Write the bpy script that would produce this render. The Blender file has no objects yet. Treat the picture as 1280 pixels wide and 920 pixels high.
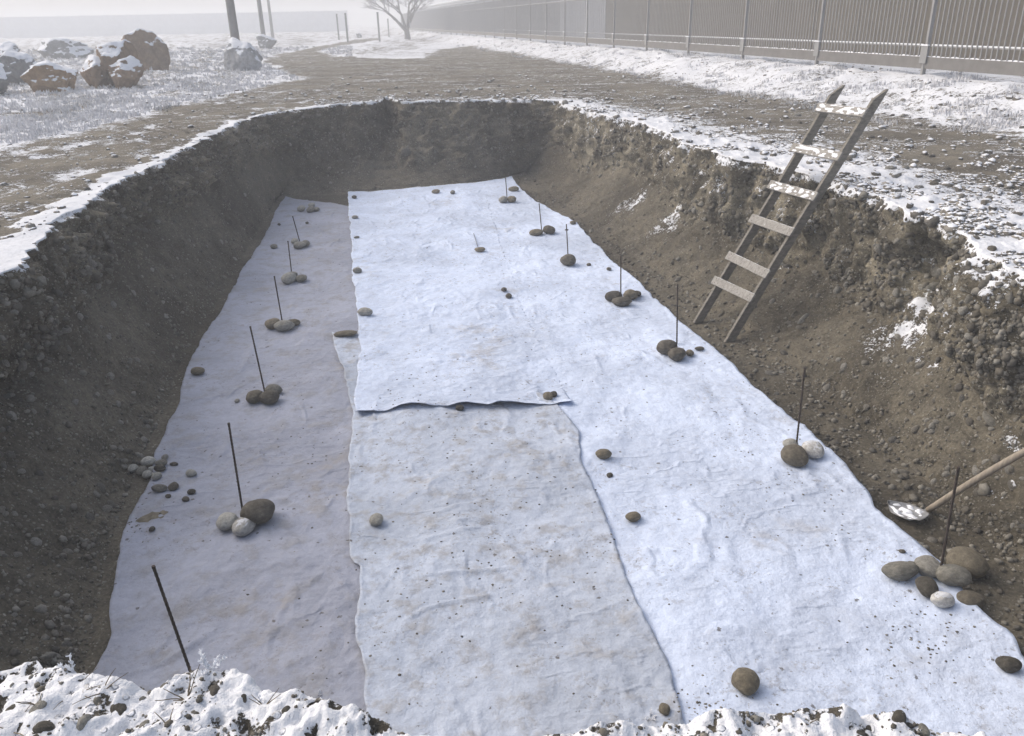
import bpy, math, random
import numpy as np
from mathutils import Vector, Matrix
from mathutils.bvhtree import BVHTree
random.seed(7); RNG = np.random.default_rng(7)
SC = bpy.context.scene; COL = SC.collection

# ------------------------------------------------------------------ camera
CAMZ = 1.70; FLOOR = -1.60
ROLL = .022; PITCH = math.atan(.4354)
FW = np.array([0, math.cos(PITCH), -math.sin(PITCH)])
_r0 = np.array([1., 0, 0]); _u0 = np.array([0, math.sin(PITCH), math.cos(PITCH)])
RT = _r0*math.cos(ROLL) - _u0*math.sin(ROLL); UP = _r0*math.sin(ROLL) + _u0*math.cos(ROLL)
CAM = np.array([0, 0, CAMZ])
cd = bpy.data.cameras.new('camera'); cam = bpy.data.objects.new('camera', cd); COL.objects.link(cam)
cd.sensor_width = 36; cd.lens = 1000/1280*36; cd.clip_start = .05; cd.clip_end = 2000
M = Matrix([[RT[i], UP[i], -FW[i], CAM[i]] for i in range(3)] + [[0, 0, 0, 1]])
cam.matrix_world = M; SC.camera = cam
def ray(u, v): return FW + RT*(u-640)/1000. + UP*(460-v)/1000.
def at(u, v, z=0.):
    d = ray(u, v); return CAM + d*((z-CAMZ)/d[2])
def at_y(u, v, y):
    d = ray(u, v); return CAM + d*(y/d[1])
def depth(P): return float((np.asarray(P)-CAM) @ FW)

# ------------------------------------------------------------------ sky, sun, exposure
SUN_EL, SUN_AZ = math.radians(38), math.radians(-62)      # azimuth from +Y towards +X
w = bpy.data.worlds.new('World'); SC.world = w; w.use_nodes = True
nt = w.node_tree; nt.nodes.clear()
sky = nt.nodes.new('ShaderNodeTexSky'); sky.sky_type = 'NISHITA'; sky.sun_disc = False
sky.sun_elevation = SUN_EL; sky.sun_rotation = SUN_AZ
sky.air_density = 1.0; sky.dust_density = 6.0; sky.ozone_density = 1.0
hs = nt.nodes.new('ShaderNodeHueSaturation'); hs.inputs['Saturation'].default_value = .78
bg = nt.nodes.new('ShaderNodeBackground'); bg.inputs[1].default_value = .145
wo = nt.nodes.new('ShaderNodeOutputWorld')
nt.links.new(sky.outputs[0], hs.inputs['Color']); nt.links.new(hs.outputs[0], bg.inputs[0]); nt.links.new(bg.outputs[0], wo.inputs[0])
sl = bpy.data.lights.new('sun', 'SUN'); sl.energy = .5; sl.angle = math.radians(110); sl.color = (1, .97, .93)
so = bpy.data.objects.new('sun', sl); COL.objects.link(so)
sd = Vector((math.sin(SUN_AZ)*math.cos(SUN_EL), math.cos(SUN_AZ)*math.cos(SUN_EL), math.sin(SUN_EL)))
so.rotation_euler = sd.to_track_quat('Z', 'Y').to_euler()
SC.view_settings.view_transform = 'Standard'; SC.view_settings.look = 'None'
SC.view_settings.exposure = 0.42; SC.view_settings.gamma = 1.0
SC.render.engine = 'CYCLES'
SC.cycles.max_bounces = 6; SC.cycles.diffuse_bounces = 4; SC.cycles.volume_bounces = 2
SC.cycles.use_denoising = True; SC.cycles.caustics_reflective = False; SC.cycles.caustics_refractive = False
HAZE = .0062

# ------------------------------------------------------------------ numpy noise
def _h(i, j, k, s):
    n = (i*374761393 + j*668265263 + k*2147483647 + s*1274126177) & 0xffffffff
    n = ((n ^ (n >> 13))*1274126177) & 0xffffffff
    n = ((n ^ (n >> 16))*2246822519) & 0xffffffff
    return (n ^ (n >> 15)) & 0xffffffff
_G = RNG.normal(size=(256, 3)); _G /= np.linalg.norm(_G, axis=1)[:, None]; _G = _G.astype(np.float32)
def perlin(P, s=0):
    P = np.asarray(P, dtype=np.float32); I = np.floor(P).astype(np.int64); f = P-I; u = f*f*f*(f*(f*6-15)+10)
    r = 0
    for dx in (0, 1):
        wx = u[..., 0] if dx else 1-u[..., 0]
        for dy in (0, 1):
            wy = wx*(u[..., 1] if dy else 1-u[..., 1])
            for dz in (0, 1):
                g = _G[_h(I[..., 0]+dx, I[..., 1]+dy, I[..., 2]+dz, s) & 255]
                d = g[..., 0]*(f[..., 0]-dx) + g[..., 1]*(f[..., 1]-dy) + g[..., 2]*(f[..., 2]-dz)
                r = r + wy*(u[..., 2] if dz else 1-u[..., 2])*d
    return r*1.5
def fbm(P, o=4, s=0, g=.5):
    P = np.asarray(P, dtype=np.float32); r = 0; a = 1.
    for k in range(o): r = r + a*perlin(P*2**k + 17.3*k, s+k); a *= g
    return r
def worley(P, s=0):
    """distance to nearest feature point and a random value of that cell"""
    P = np.asarray(P, dtype=np.float32); I = np.floor(P).astype(np.int64)
    best = np.full(P.shape[:-1], 9., np.float32); rnd = np.zeros(P.shape[:-1], np.float32)
    for dx in (-1, 0, 1):
        for dy in (-1, 0, 1):
            for dz in (-1, 0, 1):
                h = _h(I[..., 0]+dx, I[..., 1]+dy, I[..., 2]+dz, s)
                q = np.stack([I[..., 0]+dx+(h & 255)/255., I[..., 1]+dy+((h >> 8) & 255)/255., I[..., 2]+dz+((h >> 16) & 255)/255.], -1)
                d = np.sqrt(((P-q)**2).sum(-1)); m = d < best
                best = np.where(m, d, best); rnd = np.where(m, ((h >> 24) & 255)/255., rnd)
    return best, rnd
def sstep(a, b, x): t = np.clip((x-a)/(b-a), 0, 1); return t*t*(3-2*t)
def xyz(x, y, z=0.): return np.stack([x, y, np.broadcast_to(z, np.shape(x))], -1)

# ------------------------------------------------------------------ object helpers
def tag(o, label=None, cat=None, group=None, kind=None):
    if label: o['label'] = label
    if cat: o['category'] = cat
    if group: o['group'] = group
    if kind: o['kind'] = kind
    return o
def mesh(name, V, Fq, mat=None, smooth=True, attrs=None):
    V = np.asarray(V, np.float32).reshape(-1, 3); me = bpy.data.meshes.new(name)
    if isinstance(Fq, np.ndarray):
        n, k = Fq.shape; me.vertices.add(len(V)); me.vertices.foreach_set('co', V.ravel())
        me.loops.add(n*k); me.loops.foreach_set('vertex_index', Fq.astype(np.int32).ravel())
        me.polygons.add(n); me.polygons.foreach_set('loop_start', np.arange(0, n*k, k, dtype=np.int32))
        me.polygons.foreach_set('loop_total', np.full(n, k, np.int32))
    else:
        me.from_pydata([tuple(map(float, v)) for v in V], [], Fq)
    me.polygons.foreach_set('use_smooth', np.full(len(me.polygons), smooth, bool))
    for k_, a in (attrs or {}).items():
        at_ = me.attributes.new(k_, 'FLOAT', 'POINT'); at_.data.foreach_set('value', np.asarray(a, np.float32).ravel())
    me.update(calc_edges=True); me.validate()
    if mat: me.materials.append(mat)
    return me
def obj(name, me, parent=None, loc=None, rot=None, scale=None):
    o = bpy.data.objects.new(name, me); COL.objects.link(o)
    if parent is not None: o.parent = parent
    if loc is not None: o.location = tuple(map(float, loc))
    if rot is not None: o.rotation_euler = rot
    if scale is not None: o.scale = scale
    return o
def empty(name, loc): 
    o = bpy.data.objects.new(name, None); COL.objects.link(o); o.location = tuple(map(float, loc)); o.empty_display_size = .1; return o
def grid_faces(n, m, wrap=False):
    """faces of an n (rows) x m (cols) vertex grid; wrap closes rows"""
    i = np.arange(n if wrap else n-1)[:, None]; j = np.arange(m-1)[None, :]; i2 = (i+1) % n
    return np.stack([i*m+j, i2*m+j, i2*m+j+1, i*m+j+1], -1).reshape(-1, 4)
def compact(V, Fq, attrs):
    u, inv = np.unique(Fq, return_inverse=True)
    return V[u], inv.reshape(Fq.shape), {k: v[u] for k, v in attrs.items()}
class MB:
    def __init__(s): s.v = []; s.f = []
    def box(s, c, X, Y, Z):   # centre and half-vectors
        c, X, Y, Z = map(np.asarray, (c, X, Y, Z)); b = len(s.v)
        for a in (-1, 1):
            for e in (-1, 1):
                for g in (-1, 1): s.v.append(c + a*X + e*Y + g*Z)
        for f in ((0, 1, 3, 2), (4, 6, 7, 5), (0, 4, 5, 1), (2, 3, 7, 6), (0, 2, 6, 4), (1, 5, 7, 3)): s.f.append([b+i for i in f])
        return s
    def tube(s, pts, rad, n=6, cap=True):
        pts = [np.asarray(p, float) for p in pts]; b = len(s.v); m = len(pts)
        rad = rad if hasattr(rad, '__len__') else [rad]*m
        for i, p in enumerate(pts):
            d = pts[min(i+1, m-1)]-pts[max(i-1, 0)]; d = d/ (np.linalg.norm(d)+1e-9)
            a = np.cross(d, [0, 0, 1] if abs(d[2]) < .9 else [1, 0, 0]); a /= np.linalg.norm(a); c = np.cross(d, a)
            for k in range(n):
                t = 2*math.pi*k/n; s.v.append(p + rad[i]*(a*math.cos(t)+c*math.sin(t)))
        for i in range(m-1):
            for k in range(n):
                k2 = (k+1) % n; s.f.append([b+i*n+k, b+i*n+k2, b+(i+1)*n+k2, b+(i+1)*n+k])
        if cap: s.f.append([b+k for k in range(n)][::-1]); s.f.append([b+(m-1)*n+k for k in range(n)])
        return s
    def mesh(s, name, mat, smooth=False): return mesh(name, np.array(s.v), s.f, mat, smooth)
def bevel(o, wdt, seg=2):
    m = o.modifiers.new('bevel', 'BEVEL'); m.width = wdt; m.segments = seg; m.limit_method = 'ANGLE'; return o

# ------------------------------------------------------------------ materials
class NT:
    def __init__(s, name):
        s.m = bpy.data.materials.new(name); s.m.use_nodes = True; s.t = s.m.node_tree
        s.b = s.t.nodes['Principled BSDF']; s.out = s.t.nodes['Material Output']
        s.geo = s.n('ShaderNodeNewGeometry'); s.tc = s.n('ShaderNodeTexCoord')
        s.b.inputs['Specular IOR Level'].default_value = .25
    def n(s, t, **k):
        q = s.t.nodes.new(t)
        for a, b in k.items(): setattr(q, a, b)
        return q
    def set(s, sock, v):
        if isinstance(v, bpy.types.NodeSocket): s.t.links.new(v, sock)
        else:
            if sock.type == 'RGBA' and len(v) == 3: v = (*v, 1)
            sock.default_value = v
    def pos(s, obj=False, sc=(1, 1, 1)):
        mp = s.n('ShaderNodeMapping'); s.set(mp.inputs[0], s.tc.outputs['Object'] if obj else s.geo.outputs['Position']); mp.inputs['Scale'].default_value = sc; return mp.outputs[0]
    def noise(s, v, scale, det=4, rough=.55, dist=0.):
        q = s.n('ShaderNodeTexNoise'); s.set(q.inputs['Vector'], v); q.inputs['Scale'].default_value = scale
        q.inputs['Detail'].default_value = det; q.inputs['Roughness'].default_value = rough; q.inputs['Distortion'].default_value = dist; return q.outputs['Fac']
    def vor(s, v, scale, feat='F1', rnd=1.):
        q = s.n('ShaderNodeTexVoronoi'); q.feature = feat; s.set(q.inputs['Vector'], v); q.inputs['Scale'].default_value = scale; q.inputs['Randomness'].default_value = rnd; return q
    def math(s, op, a, b=0., c=0., clamp=False):
        q = s.n('ShaderNodeMath', operation=op, use_clamp=clamp)
        for i, x in enumerate((a, b, c)): s.set(q.inputs[i], x)
        return q.outputs[0]
    def ss(s, v, a, b, lo=0., hi=1.):
        q = s.n('ShaderNodeMapRange', interpolation_type='SMOOTHSTEP'); s.set(q.inputs[0], v)
        for i, x in zip((1, 2, 3, 4), (a, b, lo, hi)): q.inputs[i].default_value = x
        return q.outputs[0]
    def mix(s, f, a, b):
        q = s.n('ShaderNodeMix', data_type='RGBA'); s.set(q.inputs[0], f); s.set(q.inputs[6], a); s.set(q.inputs[7], b); return q.outputs[2]
    def mul(s, a, b, f=1.):
        q = s.n('ShaderNodeMix', data_type='RGBA', blend_type='MULTIPLY'); s.set(q.inputs[0], f); s.set(q.inputs[6], a); s.set(q.inputs[7], b); return q.outputs[2]
    def grey(s, v): 
        q = s.n('ShaderNodeCombineColor'); [s.set(q.inputs[i], v) for i in range(3)]; return q.outputs[0]
    def attr(s, name): return s.n('ShaderNodeAttribute', attribute_name=name).outputs['Fac']
    def rand(s): return s.n('ShaderNodeObjectInfo').outputs['Random']
    def nz(s):
        q = s.n('ShaderNodeSeparateXYZ'); s.set(q.inputs[0], s.geo.outputs['Normal']); return q.outputs[2]
    def bump(s, h, dist, strength=1., prev=None):
        q = s.n('ShaderNodeBump'); s.set(q.inputs['Height'], h); q.inputs['Distance'].default_value = dist; q.inputs['Strength'].default_value = strength
        if prev is not None: s.set(q.inputs['Normal'], prev)
        return q.outputs[0]
    def done(s, col, rough=.9, normal=None):
        s.set(s.b.inputs['Base Color'], col); s.set(s.b.inputs['Roughness'], rough)
        if normal is not None: s.set(s.b.inputs['Normal'], normal)
        return s.m
SNOW = (.82, .84, .88)
def mat_earth(name, dry, damp, light, stretch=(1, 1, 1)):
    """soil whose snow cover comes from the mesh attribute 'snow' broken up by noise"""
    t = NT(name); p = t.pos(sc=stretch)
    big = t.noise(p, .7, 4); mid = t.noise(p, 5, 5, .65); fine = t.noise(p, 38, 4, .7)
    c = t.mix(t.ss(big, .38, .62), damp, dry)
    c = t.mix(t.ss(mid, .35, .75), c, t.mul(c, (1.45, 1.42, 1.38)))
    peb = t.vor(p, 26); pm = t.math('MULTIPLY', t.ss(peb.outputs['Distance'], .34, .24), t.ss(t.noise(p, 3.1, 2), .42, .6))
    sepc = t.n('ShaderNodeSeparateColor'); t.set(sepc.inputs[0], peb.outputs['Color'])
    pm = t.math('MULTIPLY', pm, t.ss(sepc.outputs[0], .38, .48))
    c = t.mix(pm, c, t.mix(sepc.outputs[1], light, dry))
    pb2 = t.vor(p, 62); s2_ = t.n('ShaderNodeSeparateColor'); t.set(s2_.inputs[0], pb2.outputs['Color'])
    pm2 = t.math('MULTIPLY', t.ss(pb2.outputs['Distance'], .36, .22), t.ss(s2_.outputs[0], .60, .68)); c = t.mix(t.math('MULTIPLY', pm2, .8), c, t.mix(s2_.outputs[1], light, dry))
    c = t.mul(c, t.grey(t.ss(fine, .25, .75, .55, 1.35)))
    c = t.mul(c, t.grey(t.ss(t.attr('wet'), 0, 1, 1, .5)))
    c = t.mul(c, t.mix(t.attr('crust_lift'), (1, 1, 1), (2.0, 2.02, 2.0)))  # dry earth tone plus painted brightening against shade on steep faces
    cov = t.attr('snow'); n1 = t.noise(p, 3.2, 6, .72, .4); n2 = t.noise(p, 17, 4, .7)
    n3 = t.noise(p, 55, 3, .7); e = t.math('ADD', t.math('MULTIPLY', t.math('SUBTRACT', n1, .5), 1.9), t.math('MULTIPLY', t.math('SUBTRACT', n2, .5), 1.5)); e = t.math('ADD', e, t.math('MULTIPLY', t.math('SUBTRACT', n3, .5), 1.2))
    e = t.math('ADD', e, t.math('MULTIPLY', t.math('SUBTRACT', t.nz(), .75), .35))
    f = t.ss(t.math('ADD', cov, e), .46, .60)
    f = t.math('MULTIPLY', f, t.ss(cov, .01, .06))
    snowc = t.mul(t.mul(SNOW, t.grey(t.ss(n2, .2, .8, .86, 1.0))), t.grey(t.ss(n3, .3, .65, .96, 1.0)))
    col = t.mix(f, c, snowc)
    h = t.math('ADD', t.math('MULTIPLY', mid, .5), t.math('MULTIPLY', fine, .35)); h = t.math('ADD', h, t.math('MULTIPLY', pm, .35))
    h = t.math('ADD', h, t.math('MULTIPLY', f, t.math('ADD', .35, t.math('MULTIPLY', n3, .15))))
    b = t.bump(h, .03, 1.)
    return t.done(col, .95, b)
M_PIT = mat_earth('pit_soil', (.110, .099, .076), (.060, .053, .040), (.30, .285, .25))
M_ROAD = mat_earth('dirt', (.165, .150, .120), (.105, .094, .075), (.30, .28, .25))
def mat_stone(name, snow, tint_attr=False, base=((.155, .14, .115), (.25, .24, .215), (.12, .118, .11))):
    t = NT(name); p = t.pos(obj=not tint_attr)
    r = t.attr('tint') if tint_attr else t.rand()
    q = t.n('ShaderNodeValToRGB'); t.set(q.inputs[0], r); cr = q.color_ramp
    cr.elements[0].color = (*base[2], 1); cr.elements[1].color = (*[min(1, x*1.25) for x in base[1]], 1)
    a = cr.elements.new(.4); a.color = (*base[0], 1); a = cr.elements.new(.7); a.color = (*base[1], 1)
    n = t.noise(p, 9 if tint_attr else 3.2, 6, .65); n2 = t.noise(p, 60 if tint_attr else 24, 3, .7)
    c = t.mul(q.outputs[0], t.grey(t.ss(n, .3, .7, .72, 1.22))); c = t.mul(c, t.grey(t.ss(n2, .3, .7, .8, 1.15)))
    c = t.mix(t.ss(n, .6, .68, 0, .35), c, (.32, .30, .26))
    if snow:
        ns = t.noise(t.pos(), 14, 4, .7)
        f = t.ss(t.math('ADD', t.nz(), t.math('MULTIPLY', t.math('SUBTRACT', ns, .5), 1.6)), snow, snow+.13)
        c = t.mix(f, c, SNOW)
    return t.done(c, .82, t.bump(t.math('ADD', n, t.math('MULTIPLY', n2, .4)), .006 if tint_attr else .06, .6))
M_STONE = mat_stone('cobble', 0)
M_STONE_S = mat_stone('cobble_snowy', .62)
M_GRAV = mat_stone('gravel', 0, True, ((.125, .112, .09), (.20, .19, .165), (.095, .09, .08)))
M_GRAV_S = mat_stone('gravel_snowy', .66, True, ((.17, .155, .13), (.24, .225, .20), (.13, .12, .105)))
def mat_fabric(name, base, dirt, dirtamt, seed):
    t = NT(name); p = t.pos(); off = t.n('ShaderNodeVectorMath', operation='ADD'); t.set(off.inputs[0], p); off.inputs[1].default_value = (seed*3.7, seed*1.3, 0); p = off.outputs[0]
    big = t.noise(p, .9, 5, .6); mid = t.noise(p, 4.5, 6, .68); fi = t.noise(p, 90, 3, .7); m3 = t.noise(p, 19, 4, .7)
    c = t.mix(t.ss(big, .38, .66), base, [x*.80 for x in base])
    c = t.mix(t.ss(mid, .48, .66, 0, dirtamt), c, dirt)
    c = t.mul(c, t.grey(t.ss(fi, .3, .7, .95, 1.02))); c = t.mul(c, t.grey(t.ss(m3, .35, .65, .93, 1.03)))
    cl = t.noise(p, 1.9, 4, .7); m1 = t.noise(p, 30, 5, .78); m2 = t.noise(p, 11, 6, .75)
    f1 = t.math('MULTIPLY', t.ss(m1, .585, .64), t.ss(cl, .46, .58)); c = t.mix(t.math('MULTIPLY', f1, .62), c, (.17, .155, .14))
    f2 = t.math('MULTIPLY', t.ss(m2, .55, .64), t.ss(cl, .40, .60)); c = t.mix(t.math('MULTIPLY', f2, .42), c, (.27, .25, .235))
    v = t.vor(p, 11); sc_ = t.n('ShaderNodeSeparateColor'); t.set(sc_.inputs[0], v.outputs['Color'])
    sp = t.math('MULTIPLY', t.math('LESS_THAN', t.math('ADD', v.outputs['Distance'], t.math('MULTIPLY', t.math('SUBTRACT', m1, .5), .8)), .11), t.ss(sc_.outputs[0], .66, .70))
    c = t.mix(t.math('MULTIPLY', sp, .8), c, (.11, .10, .09))
    st = t.ss(t.noise(p, 1.15, 4, .65), .56, .70, 0, .55); c = t.mix(t.math('MULTIPLY', st, t.ss(mid, .42, .58, 0, .7)), c, (.35, .32, .28))
    def crease(sc, wd, sx, sy):
        q = t.n('ShaderNodeMapping'); t.set(q.inputs[0], p); q.inputs['Scale'].default_value = (sx, sy, 1); q.inputs['Rotation'].default_value = (0, 0, sc)
        return t.ss(t.math('ABSOLUTE', t.math('SUBTRACT', t.noise(q.outputs[0], sc, 3, .55), .5)), 0, wd, 1, 0)
    cr = t.math('MULTIPLY', crease(1.3, .045, 1, .5), t.ss(t.noise(p, 1.7, 2), .48, .60)); cr2 = t.math('MULTIPLY', crease(3.1, .06, .6, 1), t.ss(big, .45, .6))
    h = t.math('ADD', t.math('MULTIPLY', mid, .8), t.math('MULTIPLY', t.noise(p, 10, 3, .5), .22)); h = t.math('ADD', h, t.math('ADD', t.math('MULTIPLY', cr, .26), t.math('MULTIPLY', cr2, .16)))
    b = t.bump(h, .045, .8); b = t.bump(fi, .0015, .5, b)
    t.b.inputs['Specular IOR Level'].default_value = .15
    return t.done(c, .95, b)
M_F_LEFT = mat_fabric('geotextile_grey', (.40, .425, .51), (.30, .30, .31), .65, 1)  # grey from damp, plus the weaker light beside the left wall put into the colour
M_F_MID = mat_fabric('geotextile_soiled', (.54, .60, .71), (.37, .37, .38), .75, 2)
M_F_RIGHT = mat_fabric('geotextile_frosted', (.67, .735, .90), (.50, .52, .58), .45, 3)
M_F_TOP = mat_fabric('geotextile_bright', (.69, .78, .955), (.53, .585, .70), .35, 3)
def mat_simple(name, c, rough=.8, var=.2, scale=6, snow=0, spec=.3, metal=0., stretch=(1, 1, 1), nsc=30, obj_=True):
    t = NT(name); p = t.pos(obj=obj_, sc=stretch); n = t.noise(p, scale, 5, .65)
    col = t.mul(c, t.grey(t.ss(n, .25, .75, 1-var, 1+var)))
    if snow:
        ns = t.noise(t.pos(), nsc, 4, .7); f = t.ss(t.math('ADD', t.nz(), t.math('MULTIPLY', t.math('SUBTRACT', ns, .5), 1.5)), snow, snow+.15); col = t.mix(f, col, SNOW)
    t.b.inputs['Specular IOR Level'].default_value = spec; t.b.inputs['Metallic'].default_value = metal
    return t.done(col, rough, t.bump(n, .004, .5))
M_WOOD = mat_simple('weathered_wood', (.20, .185, .16), .85, .35, 5, 0, stretch=(1, 8, 8))
M_WOODF = mat_simple('frosted_wood', (.30, .285, .26), .85, .3, 5, .74, stretch=(1, 8, 8), nsc=11)
M_REBAR = mat_simple('rusty_rebar', (.055, .042, .035), .8, .4, 30)
M_HANDLE = mat_simple('shovel_wood', (.29, .25, .20), .7, .25, 6, stretch=(8, 8, 1))
M_STEEL = mat_simple('shovel_steel', (.30, .30, .30), .45, .35, 10, 0, .5, .5)
M_FENCE = mat_simple('fence_metal', (.26, .262, .265), .6, .08, 4, .93, nsc=60)
M_CONC = mat_simple('fence_concrete', (.17, .165, .16), .9, .12, 5)
M_SNOWM = mat_simple('snow', SNOW, .9, .04, 20)
M_POLE = mat_simple('pole_concrete', (.22, .22, .22), .9, .12, 3)
M_HALL = mat_simple('hall_cladding', (.20, .215, .24), .7, .06, 2)
M_HALLP = mat_simple('hall_pale_cladding', (.42, .44, .48), .7, .05, 2)
M_BROWN = mat_simple('render_brown', (.072, .061, .043), .9, .12, .6, obj_=False)
M_FAR = mat_simple('far_concrete', (.66, .68, .72), .9, .08, 1)
M_BARK = mat_simple('frosted_bark', (.17, .165, .165), .9, .2, 10, .7)
M_TWIG = mat_simple('frosted_twigs', (.40, .40, .42), .9, .2, 30)
M_GRASS = mat_simple('frosted_grass', (.62, .62, .64), .95, .3, 9, obj_=False)
M_STALK = mat_simple('dead_stalks', (.17, .14, .10), .9, .3, 40)
M_FROST = mat_simple('hoar_frost', (.80, .82, .86), .9, .1, 40)
def mat_boulder(name, c, sn):
    t = NT(name); p = t.pos(obj=True); n = t.noise(p, 1.6, 7, .7); n2 = t.noise(p, 9, 5, .7)
    col = t.mul(c, t.grey(t.ss(n, .3, .7, .7, 1.25))); col = t.mul(col, t.grey(t.ss(n2, .3, .7, .75, 1.2)))
    f = t.ss(t.math('ADD', t.nz(), t.math('MULTIPLY', t.math('SUBTRACT', t.noise(p, 2.2, 5, .7), .5), 1.1)), sn, sn+.12)
    return t.done(t.mix(f, col, SNOW), .9, t.bump(t.math('ADD', n, t.math('MULTIPLY', n2, .3)), .12, .8))
M_B_BROWN = mat_boulder('brown_rock', (.215, .15, .10), .42)
M_B_TAN = mat_boulder('tan_rock', (.27, .18, .105), .22)
M_B_GREY = mat_boulder('grey_rock', (.20, .21, .225), .25); M_B_PALE = mat_boulder('pale_rock', (.36, .37, .39), .35)

# ------------------------------------------------------------------ pit outline
Rm = lambda L, z=0.: np.array([at(*q, z)[:2] for q in L])
left_rim = np.vstack([[(-3.30, 1.75), (-3.62, 3.2)], Rm([(-60, 372), (0, 345), (35, 316), (60, 292), (75, 270), (100, 262), (128, 240), (155, 222), (178, 212), (200, 205), (222, 190), (245, 180), (262, 170), (285, 160), (312, 150), (340, 142), (372, 136), (402, 133)])])
far_rim = Rm([(402, 133), (440, 130), (470, 129), (485, 123), (500, 128), (540, 127), (580, 127), (630, 126), (665, 126), (697, 128)])
right_rim = np.vstack([Rm([(697, 128), (730, 137), (770, 147), (800, 155), (830, 165), (862, 180), (890, 190), (920, 200), (950, 205), (980, 213), (1012, 221), (1040, 226), (1070, 240), (1105, 250), (1140, 268), (1165, 280), (1200, 293), (1235, 318), (1280, 342)]), [(3.75, 4.4), (4.0, 3.2), (4.1, 1.9)]])
near_rim = np.vstack([[(4.1, 1.9), (3.0, 1.45), (2.0, 1.32)], Rm([(1280, 935), (1240, 926), (1180, 912), (1100, 899), (980, 893), (900, 895), (830, 901), (720, 916)], .08), Rm([(640, 935), (560, 930), (500, 912), (440, 882), (400, 868), (340, 858), (300, 836), (250, 830), (200, 852), (170, 846), (100, 828), (50, 820), (0, 815)], .08), [(-2.2, 1.6), (-3.3, 1.75)]])
left_toe = np.vstack([[(-2.2, 2.5)], Rm([(60, 900), (100, 838), (118, 760), (130, 700), (150, 640), (180, 565), (212, 492), (232, 440), (256, 400), (290, 345), (318, 295), (338, 262), (344, 246)], FLOOR)])
far_toe = Rm([(344, 246), (400, 242), (440, 240), (540, 235), (600, 229), (658, 213)], FLOOR)
right_toe = np.vstack([Rm([(658, 213), (696, 248), (740, 285), (800, 328), (868, 382), (925, 425), (1000, 478), (1080, 535), (1150, 592), (1230, 670)], FLOOR), [(3.55, 3.6), (3.5, 2.3)]])
near_toe = np.array([(3.5, 2.3), (2., 1.95), (0, 1.9), (-1.4, 2.1), (-2.2, 2.5)])
def dense(P, n=400):
    P = np.asarray(P, float); Q = np.vstack([2*P[0]-P[1], P, 2*P[-1]-P[-2]]); out = []
    for i in range(1, len(Q)-2):
        t = np.linspace(0, 1, 24, endpoint=False)[:, None]; a, b, c, d = Q[i-1], Q[i], Q[i+1], Q[i+2]
        out.append(.5*((2*b)+(-a+c)*t+(2*a-5*b+4*c-d)*t*t+(-a+3*b-3*c+d)*t**3))
    out = np.vstack(out+[P[-1:]]); L = np.r_[0, np.cumsum(np.linalg.norm(np.diff(out, axis=0), axis=1))]
    s = np.linspace(0, L[-1], n); return np.stack([np.interp(s, L, out[:, k]) for k in range(out.shape[1])], -1)
NA = 1500
rims = [dense(a) for a in (left_rim, far_rim, right_rim, near_rim)]; toes = [dense(a) for a in (left_toe, far_toe, right_toe, near_toe)]
wts = []
for r in rims:
    d = np.hypot(r[:, 0], r[:, 1]); vis = np.where((r[:, 1] < 2.2) & (np.abs(r[:, 0]) > 1.7), .15, 1.); wts.append(vis/np.maximum(d, 1.2))
RIM, TOE, SIDE = [], [], []
lens = [np.linalg.norm(np.diff(r, axis=0), axis=1) for r in rims]
Wc = [np.r_[0, np.cumsum(l*(w_[1:]+w_[:-1])/2)] for l, w_ in zip(lens, wts)]; tot = sum(c[-1] for c in Wc)
for k in range(4):
    n = max(60, int(NA*Wc[k][-1]/tot)); s = np.linspace(0, Wc[k][-1], n, endpoint=False); u = np.interp(s, Wc[k], np.linspace(0, 1, 400))
    g = lambda A: np.stack([np.interp(u, np.linspace(0, 1, 400), A[:, c]) for c in (0, 1)], -1)
    RIM.append(g(rims[k])); TOE.append(g(toes[k])); SIDE.append(np.full(n, k))
RIM = np.vstack(RIM); TOE = np.vstack(TOE); SIDE = np.concatenate(SIDE); NA = len(RIM)
def circ_smooth(a, n):
    k = np.ones(n)/n; p = np.concatenate([a[-n:], a, a[:n]]); return np.convolve(p, k, 'same')[n:-n]
sideL, sideF, sideR, sideN = [circ_smooth((SIDE == k).astype(float), 15) for k in range(4)]
# fence line, used by the bank too
FB = .45
fA = at(1153, 95, FB)[:2]; fB = at(646, 50, FB)[:2]; fdir = (fB-fA)/np.linalg.norm(fB-fA); fstep = np.linalg.norm(fB-fA)/10
fnor = np.array([fdir[1], -fdir[0]])      # away from the pit
def lat(x, y): return (x-fA[0])*fnor[0] + (y-fA[1])*fnor[1]
def Gz(x, y):
    p = xyz(x, y); d = np.hypot(x, y)
    z = .035*fbm(p/2.2, 4, 3) + .012*fbm(p/.35, 3, 5)
    L = lat(x, y); b = sstep(-2.9, -.3, L + .5*perlin(p/2.5, 8)); z = z + FB*b*(1 + .22*fbm(p/.9, 4, 9)) - .25*sstep(2, 6, L)
    nm = sstep(3.2, 1.6, d); z = z + nm*(.072 + .03*np.abs(perlin(p/.34, 11)) + .038*perlin(p/.13, 12) + .020*perlin(p/.055, 13) + .011*perlin(p/.026, 14) + .008*perlin(p/.012, 16) )
    # frosted hummocks on the field beyond the track
    far = sstep(24, 34, y)*sstep(-4, -9, x + .22*y - 2)
    z = z + far*np.maximum(0, .30*fbm(p/4.5, 4, 21) + .10) + sstep(15, 26, y)*sstep(-7, -10, x)*.08*fbm(p/.8, 4, 22)
    return z

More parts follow.
